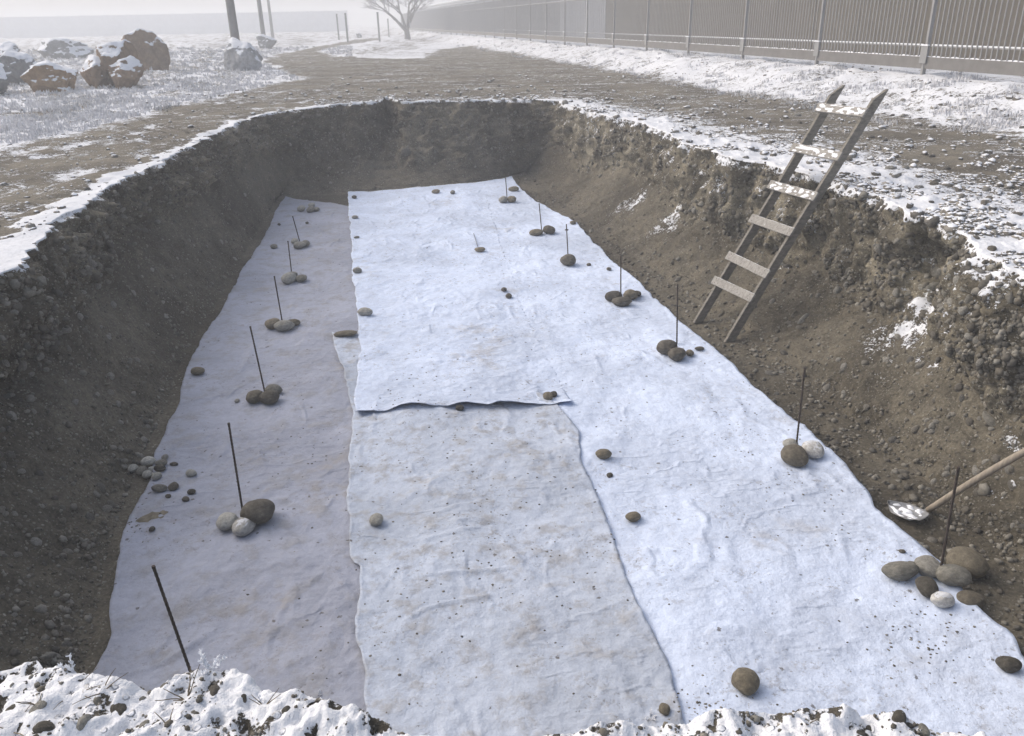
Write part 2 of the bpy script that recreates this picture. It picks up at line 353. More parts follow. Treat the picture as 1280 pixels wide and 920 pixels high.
# ------------------------------------------------------------------ pit wall
NJ = 92
wv = np.linspace(0, 1, NJ)
steep = np.clip(.48 + .14*circ_smooth(perlin(xyz(RIM[:, 0]/1.7, RIM[:, 1]/1.7), 2), 9) + .12*sideR - .05*sideL + .3*sideF, .3, .92)
aa = np.zeros((NA, NJ)); bb = np.zeros((NA, NJ))
for i in range(NA):
    s = steep[i]; ws = .5; ha = .05 + .10*(1-s) + .62*sideF[i]
    aa[i] = np.where(wv < ws, ha*(wv/ws)**1.3, ha + (1-ha)*((wv-ws)/(1-ws))**1.05)
    bb[i] = np.where(wv < ws, s*(wv/ws), s + (1-s)*(1-(1-(wv-ws)/(1-ws))**1.22))
P0 = RIM[:, None, :]*(1-aa[..., None]) + TOE[:, None, :]*aa[..., None]
zr = Gz(RIM[:, 0], RIM[:, 1])
floor_z = lambda x, y: FLOOR + .035*fbm(xyz(x, y)/1.6, 3, 31)
zt = floor_z(TOE[:, 0], TOE[:, 1]) 
Z0 = zr[:, None]*(1-bb) + zt[:, None]*bb
W = np.concatenate([P0, Z0[..., None]], -1)
inw = TOE-RIM; inw = inw/np.linalg.norm(inw, axis=1)[:, None]
inw = np.stack([circ_smooth(inw[:, 0], 41), circ_smooth(inw[:, 1], 41)], -1); inw /= np.linalg.norm(inw, axis=1)[:, None]
# hollows (+) and buttresses (-): u, v, radius, depth
def wall_point(u, v, arr=None):
    """grid vertex of the undisplaced wall nearest the sight line"""
    A = W if arr is None else arr; d = ray(u, v); d = d/np.linalg.norm(d); q = A-CAM; t = q @ d
    e = np.linalg.norm(q - t[..., None]*d, axis=-1); e = e + .03*t
    i, j = np.unravel_index(np.argmin(e), e.shape); return A[i, j].copy()
for (u, v, r, dp) in [(1125, 322, .22, .50), (1150, 332, .26, .50), (1185, 358, .24, .36), (12, 470, .22, .42), (40, 475, .2, .3), (60, 470, .3, .10), (1000, 262, .45, .12), (1250, 420, .38, -.20), (1262, 360, .3, -.12), (730, 170, .5, -.10), (960, 300, .35, -.08), (1110, 400, .4, .08),
                      (170, 300, .5, .10), (90, 330, .3, -.08), (330, 200, .8, .10), (800, 230, .6, .08), (880, 260, .4, -.07), (1060, 300, .3, .09)]:
    c = wall_point(u, v); g = np.exp(-(((W-c)**2).sum(-1))/(r*r))*sstep(0, .10, bb)
    W[..., :2] -= (inw[:, None, :]*(g*dp)[..., None])
def grid_normals(A):
    du = np.roll(A, -1, 0)-np.roll(A, 1, 0); dv = np.gradient(A, axis=1); n = np.cross(dv, du); return n/(np.linalg.norm(n, axis=-1)[..., None]+1e-9)
Nn = grid_normals(W)
if (Nn[..., :2]*inw[:, None, :]).sum(-1).mean() < 0: Nn = -Nn
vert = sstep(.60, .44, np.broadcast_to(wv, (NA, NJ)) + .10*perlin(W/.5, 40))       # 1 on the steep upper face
rib = np.abs(perlin(W*np.array([1, 1, .30])/.20, 56)); strat = np.abs(perlin(W*np.array([.55, .55, 1.])/.17, 57))
d1, r1 = worley(W/.13, 1); d2, r2 = worley(W/.055, 2)
cob = np.sqrt(np.clip(1-(d1/.52)**2, 0, 1))*(r1 > .45); cob2 = np.sqrt(np.clip(1-(d2/.5)**2, 0, 1))*(r2 > .4)
patch = sstep(-.15, .25, perlin(W/.6, 41))
chunk = np.abs(perlin(W*np.array([1, 1, .7])/.42, 48)); disp = (.085*fbm(W/.75, 3, 42) + .14*(chunk-.22) + .055*fbm(W/.2, 4, 45) + .13*(rib-.2)*(.3+.7*sideR[:, None]) + .13*(strat-.2)*(1-.7*sideR[:, None]))*(.25+.75*vert) + .024*fbm(W/.07, 3, 46)*(.6+.4*vert) + .028*fbm(W/.16, 3, 49)
disp += (.038*cob + .018*cob2)*(.12+.88*vert)*(.35+.65*patch)
gul = perlin(np.stack([np.broadcast_to((np.arange(NA)*0)[:, None], (NA, NJ)), W[..., 0]*3+W[..., 1]*3, W[..., 2]*.6], -1), 47); disp *= (1 + (.75*sideL + .5*sideF)[:, None]*vert)*(1-.8*sideN[:, None])
disp += .03*gul*(1-vert)*sstep(0, .1, 1-wv) + .10*sideL[:, None]*np.exp(-((wv-.5)/.05)**2)*perlin(W/.35, 58)
ends = np.minimum(1, .5 + sstep(0, .04, wv)*.5)*np.minimum(1, .15+.85*sstep(0, .06, 1-wv))
W = W + Nn*(disp*ends)[..., None]
# snow on the wall
sn = np.zeros((NA, NJ))
hang = .07 + .16*(sideR) + .3*sideN; vdist = (zr[:, None]-W[..., 2])
sn = np.maximum(sn, .85*sstep(1, 0, vdist/(hang[:, None]*(1+.9*perlin(W/.35, 51)))))
sn = np.maximum(sn, sideR[:, None]*.50*sstep(1.1, .2, vdist)*sstep(.0, .25, Nn[..., 2]+.1))
for (u, v, r, a) in [(1150, 402, .46, .74), (1112, 417, .34, .60), (1180, 395, .2, .6), (1090, 430, .2, .3), (830, 205, .4, .56), (790, 255, .35, .55), (850, 270, .4, .56), (740, 160, .6, .66), (820, 285, .25, .35), (1265, 545, .12, .5), (1250, 500, .12, .5), (1195, 440, .12, .35), (1265, 605, .12, .4), (715, 150, .4, .55), (770, 190, .4, .42), (980, 330, .12, .4), (1240, 330, .2, .3)]:
    c = wall_point(u, v); q = W-c; q = q*np.array([1, 1, 1.]); sn = np.maximum(sn, a*np.exp(-(q**2).sum(-1)/(r*r)))
pit = obj('pit_wall', mesh('pit_wall', W.reshape(-1, 3), grid_faces(NA, NJ, True)[:, ::-1].copy(), M_PIT, True, {'snow': sn, 'crust_lift': vert*(.7+.3*sideR[:, None]-.45*sideF[:, None])*np.clip(.55+1.1*fbm(W/.45, 3, 55), 0, 1)}))  # dry pale soil up top, lightened further against dim light on steep faces
tag(pit, 'steep gravelly earth wall of the dug pit with cobbles sticking out', None, None, 'structure')
# ------------------------------------------------------------------ pit floor
cen = np.array([-.6, 8.6]); T2 = W[:, -1, :]
NR = 64; ks = np.r_[np.linspace(0, .22, 40), np.linspace(.23, 1, NR-40)]
FLr = T2[:, None, :2]*(1-ks)[None, :, None] + cen*ks[None, :, None]
fz = floor_z(FLr[..., 0], FLr[..., 1]) + .014*fbm(xyz(FLr[..., 0], FLr[..., 1])/.12, 3, 61)*sstep(0, .03, ks) - .03*sstep(.02, .1, ks)
fz[:, 0] = T2[:, 2]; fz[:, 1:4] = fz[:, 1:4]*np.array([.3, .55, .8]) + T2[:, 2:3]*np.array([.7, .45, .2])
FLV = np.concatenate([FLr, fz[..., None]], -1)
pf = obj('pit_floor', mesh('pit_floor', FLV.reshape(-1, 3), grid_faces(NA, NR, True)[:, ::-1].copy(), M_PIT, True, {'snow': np.zeros(NA*NR)}))
tag(pf, 'brown earth floor of the pit', None, None, 'structure')

# ------------------------------------------------------------------ ground outside
R0 = W[:, 0, :]; cg = np.array([-.5, 8.0]); s_ = [1.]; ds = .0015
while s_[-1] < 58:
    s_.append(s_[-1]+ds)
    if len(s_) > 36: ds *= 1.034
s_ = np.array(s_); NS = len(s_)
RS = np.stack([circ_smooth(circ_smooth(RIM[:, k_], 25), 25) for k_ in (0, 1)], -1)
_a = np.unwrap(np.arctan2(RS[:, 1]-cg[1], RS[:, 0]-cg[0])); _s = np.sign(_a[-1]-_a[0]); print('nonmonotone', int((np.diff(_a)*_s <= 0).sum()))
GP = R0[:, None, :2] + (RS[:, None]-cg)*(s_-1)[None, :, None]
dr = (s_-1)[None, :]*np.linalg.norm(R0[:, :2]-cg, axis=1)[:, None]
gx, gy = GP[..., 0], GP[..., 1]
gz = Gz(gx, gy)
gz = gz + (R0[:, 2]-Gz(R0[:, 0], R0[:, 1]))[:, None]*np.exp(-dr/.08)
road_px = [(-160, 235), (0, 188), (80, 168), (150, 152), (220, 135), (300, 116), (378, 98), (350, 88), (330, 78), (345, 68), (400, 58), (440, 50), (470, 47), (478, 49), (430, 57), (396, 64), (420, 70), (470, 73), (530, 73), (545, 63), (590, 57), (650, 60), (720, 72), (800, 90), (900, 112), (1000, 124), (1100, 130), (1200, 150), (1280, 162)]
road = np.vstack([Rm(road_px), [(9, 5), (9, -12), (-14, -12), (-12, 2)]])
def poly_sd(P, x, y):
    ins = np.zeros(x.shape, bool); dm = np.full(x.shape, 1e9)
    for k in range(len(P)):
        a, b = P[k], P[(k+1) % len(P)]
        c = ((a[1] > y) != (b[1] > y)) & (x < (b[0]-a[0])*(y-a[1])/(b[1]-a[1]+1e-12)+a[0]); ins ^= c
        e = b-a; t = np.clip(((x-a[0])*e[0]+(y-a[1])*e[1])/(e@e), 0, 1); dm = np.minimum(dm, np.hypot(x-a[0]-t*e[0], y-a[1]-t*e[1]))
    return np.where(ins, dm, -dm)
gp3 = xyz(gx, gy)
rsd = poly_sd(road, gx, gy) + .55*fbm(gp3/1.8, 4, 71)
onroad = sstep(-.25, .35, rsd)
cover = (1-onroad)*(.70 + .22*fbm(gp3/2, 3, 72)) + onroad*(.19 + .28*perlin(gp3/np.array([2.6, .8, 1]), 73) + .12*perlin(gp3/.3, 79))
bankL = lat(gx, gy); cover = np.maximum(cover, (.66+.2*perlin(gp3/.6, 83))*sstep(-3.1, -2.2, bankL + .3*perlin(gp3/1.5, 74))*sstep(60, 55, -bankL))
field = sstep(-.5, -2.5, rsd)*sstep(-5, -7, gx); cover = cover - .34*field*sstep(-.3, .4, fbm(gp3/1.2, 4, 75))
nj = perlin(gp3/.55, 76)*.5 + perlin(gp3/.18, 77)*.3
strip = 1.15*sstep(1, .55, dr/np.maximum(.03, (.10+.34*sideL + .04*sideF + 1.0*sideR + 6*sideN)[:, None]*(1+.95*nj)))
dcam = np.hypot(gx, gy); strip = strip*(1-.62*sstep(3.2, 2.6, dcam)*sstep(.18, .42, fbm(gp3/.085, 4, 80)))
cover = np.maximum(cover*sstep(1.5, 3., dcam), strip*.98)
cover = np.maximum(cover, (.62*sideR[:, None]*sstep(3.2, .9, dr+nj) + .33*sideF[:, None]*sstep(1.9, .3, dr+.5*nj)))
q = Rm([(1150, 190), (1280, 205), (1400, 260), (1280, 235), (1130, 200)]); cover = cover*(1-.8*sstep(-.3, .2, poly_sd(q, gx, gy)))
rut = sum(np.exp(-((rsd-c_)/.13)**2) for c_ in (.5, 1.0, 2.1, 2.7)); lf = sstep(-2.5, -4.5, gx)*sstep(5, 9, gy)*sstep(27, 22, gy)
cover = cover + .34*onroad*lf*rut*sstep(-.3, .3, perlin(gp3/1.1, 82)); gz = gz - .03*onroad*lf*rut
# wheel marks and strips of snow along the track
gz = gz + .035*np.clip(cover-.4, 0, .5)*(.7+.6*nj)*(1-sstep(20, 40, gy))
ru = .05*onroad*sstep(3.6, .6, dr)*(sideR+sideF*.9+sideN*.3)[:, None]*np.maximum(0, fbm(gp3/.22, 4, 78)); gz = gz + ru
gz[:, 0] = R0[:, 2]
GV = np.concatenate([GP, gz[..., None]], -1)
GF = grid_faces(NA, NS, True); wet = sstep(3.4, 2.6, dcam)
fc = rsd.reshape(-1)[GF].mean(1) > 0
for nm_, sel, lb in (('ground', ~fc, 'frosted field and snowy banks round the yard'), ('dirt_track', fc, 'brown dirt yard and track round the pit with scattered snow')):
    v_, f_, a_ = compact(GV.reshape(-1, 3), GF[sel], {'snow': cover.reshape(-1), 'wet': wet.reshape(-1)})
    o = obj(nm_, mesh(nm_, v_, f_, M_ROAD, True, a_)); tag(o, lb, None, None, 'structure')
    if nm_ == 'ground': ground = o
    else: track = o

# ------------------------------------------------------------------ geotextile sheets
def bvh_of(*arr):
    V = []; Fs = []; b = 0
    for A, wrap in arr:
        n, m = A.shape[:2]; V.append(A.reshape(-1, 3)); Fs.append(grid_faces(n, m, wrap)+b); b += n*m
    return BVHTree.FromPolygons(np.vstack(V).tolist(), np.vstack(Fs).tolist())
BV_PIT = bvh_of((W, True), (FLV, True))
PINCH = [at(*q, FLOOR)[:2] for q in [(374, 302), (365, 345), (353, 403), (330, 490), (304, 642), (634, 250), (677, 288), (709, 322), (775, 370), (845, 432), (996, 560), (1176, 715)]]
def cloth_z(x, y):
    p = xyz(x, y); z = FLOOR + .035*fbm(p/1.6, 3, 31) + .016
    z = z + .016*fbm(p/.6, 4, 81) + .006*fbm(p/.13, 4, 82)
    for k, (ax, ay, wd) in enumerate([(.25, -1, 2.2), (1, .3, 2.6), (.8, -.7, 1.8)]):
        L = math.hypot(ax, ay); u = (x*ax+y*ay)/L; v = (-x*ay+y*ax)/L
        n = perlin(xyz(u*.55, v*wd, 0)+.37*k + .15*xyz(fbm(p/.9, 2, 83+k), 0*u, 0), 84+k)
        z = z + .014*np.exp(-(n/.04)**2)*sstep(.10, .5, perlin(p/.8, 88+k))
    for c in PINCH:
        dx, dy = x-c[0], y-c[1]; rr = np.hypot(dx, dy); th = np.arctan2(dy, dx)
        z = z + .010*np.exp(-((rr-.22)/.2)**2)*np.cos(5*th + 9*c[0])**6
    return z
def sheet(name, Lp, Rp, layer, mat, curl_end=0., curl_l=0., curl_r=0., seed=0, th=.0035, taper=False):
    Lw = dense(Rm(Lp, FLOOR), 500); Rw = dense(Rm(Rp, FLOOR), 500)
    ln = np.linalg.norm(Lw[0]-Lw[-1]); ym = (Lw[:, 1]+Rw[:, 1])/2; wt = 1/np.maximum(ym, 2.2)
    c = np.r_[0, np.cumsum((wt[1:]+wt[:-1])/2)]; n = 320; u = np.interp(np.linspace(0, c[-1], n), c, np.arange(500))
    g = lambda A: np.stack([np.interp(u, np.arange(500), A[:, k]) for k in (0, 1)], -1)
    A, B = g(Lw), g(Rw); m = 96; e = np.linspace(0, 1, m); e = e + .0*e
    X = A[:, None]*(1-e)[None, :, None] + B[:, None]*e[None, :, None]
    wid = np.linalg.norm(B-A, axis=1)[:, None]; eL = e[None]*wid; eR = (1-e)[None]*wid
    lx, ly = X[..., 0], X[..., 1]
    wob = .035*perlin(xyz(lx/.45, ly/.45), 91+seed) + .012*perlin(xyz(lx/.12, ly/.12), 92+seed)
    edge = np.exp(-eL/.1)+np.exp(-eR/.1)
    X = X + (B-A)[:, None]/wid[..., None]*(wob*edge)[..., None]
    rowd = np.linalg.norm(X-X[-1:, :], axis=-1); row0 = np.linalg.norm(X-X[:1, :], axis=-1)
    X[..., 1] += (.05*perlin(xyz(lx/.3, 0*lx+seed), 93) + .018*perlin(xyz(lx/.09, 0*lx+seed), 94))*(np.exp(-rowd/.12) + np.exp(-row0/.15))
    lay = layer if not taper else 1.10 + (layer-1.10)*sstep(.0, .5, eR) ; z = cloth_z(X[..., 0], X[..., 1]) + lay*.011
    un = .5+1.2*perlin(xyz(lx/.28, ly/.9), 95+seed)
    z += curl_end*np.exp(-rowd/.07)*np.clip(un, 0, 1.2) + curl_l*np.exp(-eL/.05)*np.clip(.4+1.5*perlin(xyz(lx*0, ly/.35), 96+seed), 0, 1.3) + curl_r*np.exp(-eR/.05)*np.clip(.4+1.5*perlin(xyz(lx*0, ly/.3), 97+seed), 0, 1.3)
    V = np.concatenate([X, z[..., None]], -1); down = Vector((0, 0, -1))
    for i in range(n):
        for j in range(m):
            if 22 < j < m-22 and 14 < i < n-40 and not (j % 97): continue
            if 14 <= j < m-14 and 10 < i < n-60: continue
            h = BV_PIT.ray_cast(Vector((V[i, j, 0], V[i, j, 1], -.15)), down)
            if h[0] is not None and h[0].z + .008 > V[i, j, 2]: V[i, j, 2] = h[0].z + .008
    me = mesh(name, V.reshape(-1, 3), grid_faces(n, m)[:, ::-1].copy(), mat)
    o = obj(name, me); s = o.modifiers.new('thickness', 'SOLIDIFY'); s.thickness = th; s.offset = -1
    return o, V
L_left = [(356, 247), (345, 265), (334, 290), (318, 318), (297, 350), (280, 385), (262, 412), (240, 448), (226, 495), (207, 545), (193, 572), (185, 605), (165, 642), (150, 690), (141, 735), (135, 790), (118, 838), (95, 890), (80, 960)]
R_left = [(452, 260), (460, 330), (470, 420), (470, 520), (472, 640), (478, 760), (484, 900), (490, 960)]
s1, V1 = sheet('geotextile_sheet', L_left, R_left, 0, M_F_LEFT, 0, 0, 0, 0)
tag(s1, 'grey damp geotextile strip along the left side of the pit floor', 'geotextile', 'geotextile sheets lining the pit floor')
L_right = [(560, 236), (600, 300), (640, 390), (668, 440), (675, 505), (690, 545), (700, 600), (730, 680), (760, 760), (790, 840), (800, 900), (812, 980)]
R_right = [(640, 222), (652, 238), (672, 254), (700, 270), (716, 278), (738, 302), (778, 338), (820, 378), (856, 408), (882, 430), (922, 468), (962, 503), (1002, 538), (1040, 572), (1074, 608), (1100, 645), (1118, 662), (1152, 690), (1182, 715), (1203, 746), (1228, 768), (1264, 800), (1282, 828), (1330, 880), (1380, 960)]
s2, V2 = sheet('geotextile_sheet', L_right, R_right, 1, M_F_TOP, 0, 0, .015, 1)
tag(s2, 'long frosty white geotextile strip along the right side of the pit, under most rods', 'geotextile', 'geotextile sheets lining the pit floor')
L_mid = [(416, 421), (424, 450), (431, 470), (438, 500), (440, 525), (437, 570), (436, 620), (438, 665), (441, 705), (453, 717), (451, 745), (446, 790), (449, 825), (456, 850), (454, 880), (458, 920), (462, 980)]
R_mid = [(600, 421), (625, 450), (645, 470), (680, 500), (704, 518), (724, 548), (730, 590), (742, 620), (756, 655), (770, 688), (780, 720), (795, 755), (812, 795), (829, 828), (838, 855), (848, 885), (856, 920), (866, 980)]
s3, V3 = sheet('geotextile_sheet', L_mid, R_mid, 2, M_F_MID, 0, .022, .016, 2)
tag(s3, 'soiled pale geotextile sheet in the near middle of the pit, below the wavy hem', 'geotextile', 'geotextile sheets lining the pit floor')
L_top = [(435, 243), (437, 270), (440, 310), (441, 350), (446, 385), (448, 415), (450, 440), (447, 465), (444, 495), (444, 524)]
R_top = [(606, 231), (612, 260), (624, 300), (640, 345), (652, 385), (668, 420), (684, 450), (696, 470), (706, 490), (718, 509)]
s4, V4 = sheet('geotextile_sheet', L_top, R_top, 3.2, M_F_TOP, .06, .006, 0, 3, .002, True)
tag(s4, 'bright white geotextile sheet in the far middle with wavy raised hem', 'geotextile', 'geotextile sheets lining the pit floor')
BV_ALL = bvh_of((W, True), (FLV, True), (V1, False), (V2, False), (V3, False), (V4, False), (GV[:, :NS:1, :], True))
def hit(u, v):
    d = Vector(ray(u, v)).normalized(); h = BV_ALL.ray_cast(Vector(CAM), d)
    return (np.array(h[0]), np.array(h[1])) if h[0] is not None else (at(u, v), np.array([0, 0, 1.]))
def drop(x, y, z0=3.):
    h = BV_ALL.ray_cast(Vector((x, y, z0)), Vector((0, 0, -1))); return h[0].z if h[0] is not None else 0.

# ------------------------------------------------------------------ stones
def ico(sub):
    import bmesh
    b = bmesh.new(); bmesh.ops.create_icosphere(b, subdivisions=sub, radius=1); b.verts.ensure_lookup_table()
    V = np.array([v.co for v in b.verts]); Fq = np.array([[v.index for v in f.verts] for f in b.faces]); b.free(); return V, Fq
I3, I2, I1 = ico(4), ico(2), ico(1)
def pebble(base, seed, lump=.16, flat=.0):
    V, Fq = base; p = V*.9 + seed*5.1; r = 1 + lump*perlin(p, 101) + lump*.35*perlin(p*2.3, 102)
    V = V*r[:, None]; 
    if flat: V = np.sign(V)*np.abs(V)**(1-flat*.0)
    return V, Fq
def stone_meshes(n, base, mat, lump=.18):
    out = []
    for k in range(n):
        V, Fq = pebble(base, k+1, lump); V = V/np.abs(V).max(0); out.append(mesh('stone', V, Fq, mat))
    return out
SM = stone_meshes(8, I3, M_STONE, .15); SMs = stone_meshes(5, ico(3), M_STONE_S, .2); SMw = stone_meshes(6, ico(3), M_STONE, .2)
M_PALE = mat_stone('pale_stone', 0, base=((.42, .41, .37), (.5, .49, .45), (.38, .37, .33)))
M_WHITE = mat_stone('white_stone', .8, base=((.5, .49, .46), (.58, .57, .54), (.45, .44, .42)))
M_DARK = mat_stone('dark_stone', 0, base=((.105, .096, .078), (.135, .122, .10), (.09, .083, .07)))
M_BRN = mat_stone('brown_stone', 0, base=((.21, .185, .135), (.25, .215, .16), (.175, .155, .12)))
M_GRY = mat_stone('grey_stone', 0, base=((.25, .24, .205), (.29, .28, .25), (.21, .20, .175)))
MATS = {'p': M_PALE, 'w': M_WHITE, 'd': M_DARK, 'b': M_BRN, 'g': M_GRY}
_mc = {}
def stone_mesh(kind, k):
    if (kind, k) not in _mc:
        me = SM[k].copy(); me.materials.clear(); me.materials.append(MATS[kind]); _mc[(kind, k)] = me
    return _mc[(kind, k)]
def loose(u, v, wpx, hpx, kind, label, rot=0., group='loose river stones on the geotextile', lift=0., name='river_stone', k=None):
    """stone seen centred at u,v with the given picture size, resting on whatever lies there"""
    P, n = hit(u, v + hpx*.42); t = depth(P); a = 1.07*wpx/2*t/1000.; hh = 1.1*hpx/2*t/1000.
    el = math.atan2(CAMZ-P[2], math.hypot(P[0], P[1]))
    # visible half-height^2 = (height*cos)^2 + (depth*sin)^2 with a flat-lying pebble
    c = min(.70*a, hh/math.sqrt(math.cos(el)**2 + (math.sin(el)*1.1)**2)*.95); b = min(max(.55*a, math.sqrt(max(1e-8, hh*hh-(c*math.cos(el))**2))/max(.2, math.sin(el))), 1.25*a)
    y = P[1] + b*.75; x = P[0]*(y/P[1]); k = random.randrange(8) if k is None else k
    zz = drop(x, y, P[2]+.35)
    if abs(zz-P[2]) > .12: zz = P[2]
    o = obj(name, stone_mesh(kind, k), None, (x, y, zz + c*.86 + lift), (random.uniform(-.12, .12), random.uniform(-.12, .12), rot + random.uniform(-.15, .15)), (a, b, c))
    tag(o, label, 'stone', group); return o
G_R = 'stones heaped round the steel rods'
CL = [
 # far left group without a rod
 (377, 262, 10, 7, 'p', 'pale stone, left one of the row at the far left fabric corner', G_R), (389, 263, 10, 7, 'g', 'grey stone in the middle of the row at the far left fabric corner', G_R), (396, 262, 8, 7, 'g', 'grey stone, right end of the row at the far left fabric corner', G_R), (390, 257, 8, 5, 'p', 'small pale stone behind the row at the far left fabric corner', G_R),
 (369, 302, 9, 8, 'p', 'pale round stone left of the farthest rod in the left row', G_R), (375, 308, 15, 9, 'g', 'flat grey stone in front of the farthest rod in the left row', G_R), (382, 306, 11, 8, 'g', 'greenish grey stone right of the farthest rod in the left row', G_R),
 (362, 350, 18, 14, 'p', 'large pale stone in front of the second farthest left rod', G_R), (366, 345, 13, 8, 'g', 'low stone behind the second farthest left rod', G_R), (377, 350, 14, 9, 'g', 'grey oval stone right of the second farthest left rod', G_R),
 (342, 407, 19, 13, 'b', 'brown oval stone left of the third farthest left rod', G_R), (366, 405, 20, 9, 'b', 'brown flat stone right of the third farthest left rod', G_R), (356, 410, 25, 13, 'g', 'grey oval stone in front of the third farthest left rod', G_R),
 (320, 498, 20, 19, 'b', 'brown round stone left of the middle left rod with a pale chip', G_R), (343, 489, 21, 13, 'g', 'flat grey stone behind the middle left rod', G_R), (339, 500, 24, 18, 'd', 'dark grey oval stone in front of the middle left rod', G_R),
 (326, 646, 41, 31, 'd', 'big dark stone right of the tall near left rod', G_R), (287, 656, 27, 22, 'p', 'pale grey stone left of the tall near left rod', G_R), (307, 662, 27, 25, 'w', 'whitish stone in front of the tall near left rod', G_R),
 (642, 237, 13, 6, 'b', 'small flat stone by the far right fabric tip', G_R), (629, 251, 11, 8, 'g', 'grey stone left of the farthest rod in the right row', G_R), (640, 250, 11, 9, 'b', 'brown stone right of the farthest rod in the right row', G_R),
 (670, 292, 17, 8, 'b', 'flat brown stone left of the second farthest right rod', G_R), (686, 289, 15, 10, 'd', 'dark oval stone right of the second farthest right rod', G_R),
 (710, 327, 19, 16, 'd', 'single dark round stone at the third farthest right rod', G_R),
 (767, 373, 21, 13, 'd', 'dark stone left of the fourth farthest right rod', G_R), (788, 370, 18, 12, 'b', 'brown stone right of the fourth farthest right rod', G_R), (796, 369, 10, 8, 'd', 'small dark stone at the right end beside the fourth farthest right rod', G_R), (777, 379, 24, 12, 'd', 'dark flat stone in front of the fourth farthest right rod', G_R),
 (833, 438, 25, 19, 'd', 'dark stone left of the rod across from the ladder foot', G_R), (862, 443, 10, 9, 'b', 'small brown stone right of the rod across from the ladder foot', G_R), (845, 446, 22, 18, 'd', 'dark round stone in front of the rod across from the ladder foot', G_R),
 (987, 557, 19, 13, 'p', 'pale flat stone behind the rod above the shovel', G_R), (1014, 567, 26, 21, 'w', 'white stone right of the rod above the shovel', G_R), (991, 575, 31, 25, 'b', 'brown round stone in front of the rod above the shovel', G_R),
 (1138, 708, 12, 13, 'g', 'small grey stone tucked into the nearest right heap', G_R), (1201, 713, 46, 38, 'b', 'biggest tan boulder of the nearest right heap, behind the rod', G_R), (1122, 720, 43, 22, 'g', 'long grey stone at the left end of the nearest right heap', G_R), (1157, 711, 29, 35, 'g', 'upright grey egg-shaped stone in the nearest right heap', G_R), (1210, 746, 36, 22, 'b', 'brown oval stone at the right end of the nearest right heap', G_R), (1155, 740, 27, 23, 'd', 'dark grey stone low in the middle of the nearest right heap', G_R), (1187, 728, 39, 25, 'g', 'smooth greenish stone in front of the rod of the nearest right heap', G_R), (1175, 755, 28, 19, 'w', 'whitish stone at the front of the nearest right heap', G_R),
]
G_L = 'loose river stones on the geotextile'
CL += [
 (248, 466, 17, 10, 'b', 'single flat stone at the left edge of the grey strip', G_L), (545, 240, 10, 5, 'b', 'small brown stone at the far end of the bright sheet', G_L), (566, 241, 6, 5, 'g', 'tiny grey stone at the far end of the bright sheet', G_L),
 (443, 247, 6, 4, 'd', 'tiny dark stone at the far left corner of the bright sheet', G_L), (444, 272, 8, 4, 'g', 'tiny stone on the left seam, second from far end', G_L), (446, 297, 7, 3, 'g', 'tiny flat stone on the left seam, third from far end', G_L),
 (447, 339, 11, 7, 'g', 'small stone on the left seam left of the lone stake', G_L), (457, 391, 19, 9, 'p', 'pale flat stone on the bright sheet just above the fabric tab', G_L), (432, 419, 28, 7, 'b', 'long brown stone holding the fabric tab by the seam', G_L),
 (600, 313, 13, 6, 'b', 'brown stone in the middle of the bright sheet by a thin crease', G_L), (630, 363, 7, 5, 'd', 'upper of two tiny dark stones amid the bright sheet', G_L), (636, 371, 8, 6, 'd', 'lower of two tiny dark stones amid the bright sheet', G_L),
 (575, 511, 10, 7, 'd', 'small dark stone near the middle of the wavy hem', G_L), (685, 495, 12, 11, 'b', 'brown stone at the right corner of the wavy hem', G_L), (692, 494, 9, 7, 'd', 'dark stone touching the brown one at the wavy hem corner', G_L),
 (754, 570, 20, 12, 'b', 'brown stone on the right strip below the hem corner', G_L), (762, 595, 8, 6, 'd', 'tiny dark stone just below the brown one on the right strip', G_L), (471, 651, 17, 21, 'p', 'pale upright stone on the soiled middle sheet', G_L),
 (791, 649, 20, 12, 'b', 'brown oval stone beside the middle seam of the right strip', G_L), (929, 857, 33, 28, 'b', 'big brown oval stone near the bottom edge of the right strip', G_L), (1257, 835, 28, 19, 'd', 'dark round stone at the near right fabric corner', G_L), (830, 888, 14, 15, 'b', 'brown stone peeking over the snowy near rim', G_L),
 (716, 279, 8, 5, 'b', 'small stone at the right fabric edge beside the third farthest rod', G_L), (736, 331, 6, 4, 'd', 'tiny dark stone right of the single-stone rod', G_L), (761, 337, 6, 4, 'd', 'tiny dark stone near the right fabric edge above the four-stone rod', G_L),
 (874, 437, 12, 5, 'd', 'thin dark stone right of the rod across from the ladder foot', G_L), (1127, 690, 9, 5, 'd', 'flat dark pebble on fabric left of the nearest right heap', G_L),
 (349, 281, 4, 3, 'd', 'tiny pebble near the far left edge of the grey strip', G_L), (343, 309, 8, 6, 'g', 'small grey stone left of the farthest left rod near the fabric edge', G_L), (384, 279, 4, 3, 'd', 'tiny dark pebble between the far stone row and the farthest left rod', G_L),
 (297, 502, 6, 5, 'g', 'tiny grey pebble left of the middle left rod', G_L), (240, 593, 14, 9, 'p', 'pale stone right of the left pebble spill', G_L), (240, 616, 10, 7, 'd', 'small stone right of the left pebble spill, near a dark flat one', G_L), (233, 625, 10, 6, 'd', 'dark flat pebble below the left pebble spill', G_L),
 (201, 612, 19, 10, 'g', 'flat grey stone, left of a touching pair below the pebble spill', G_L), (218, 610, 12, 10, 'd', 'dark round stone, right of a touching pair below the pebble spill', G_L), (211, 621, 7, 5, 'd', 'tiny dark pebble under the touching pair', G_L), (191, 663, 7, 6, 'd', 'tiny dark pebble below the clay smear', G_L),
]
G_S = 'pebbles spilled over the left fabric edge'
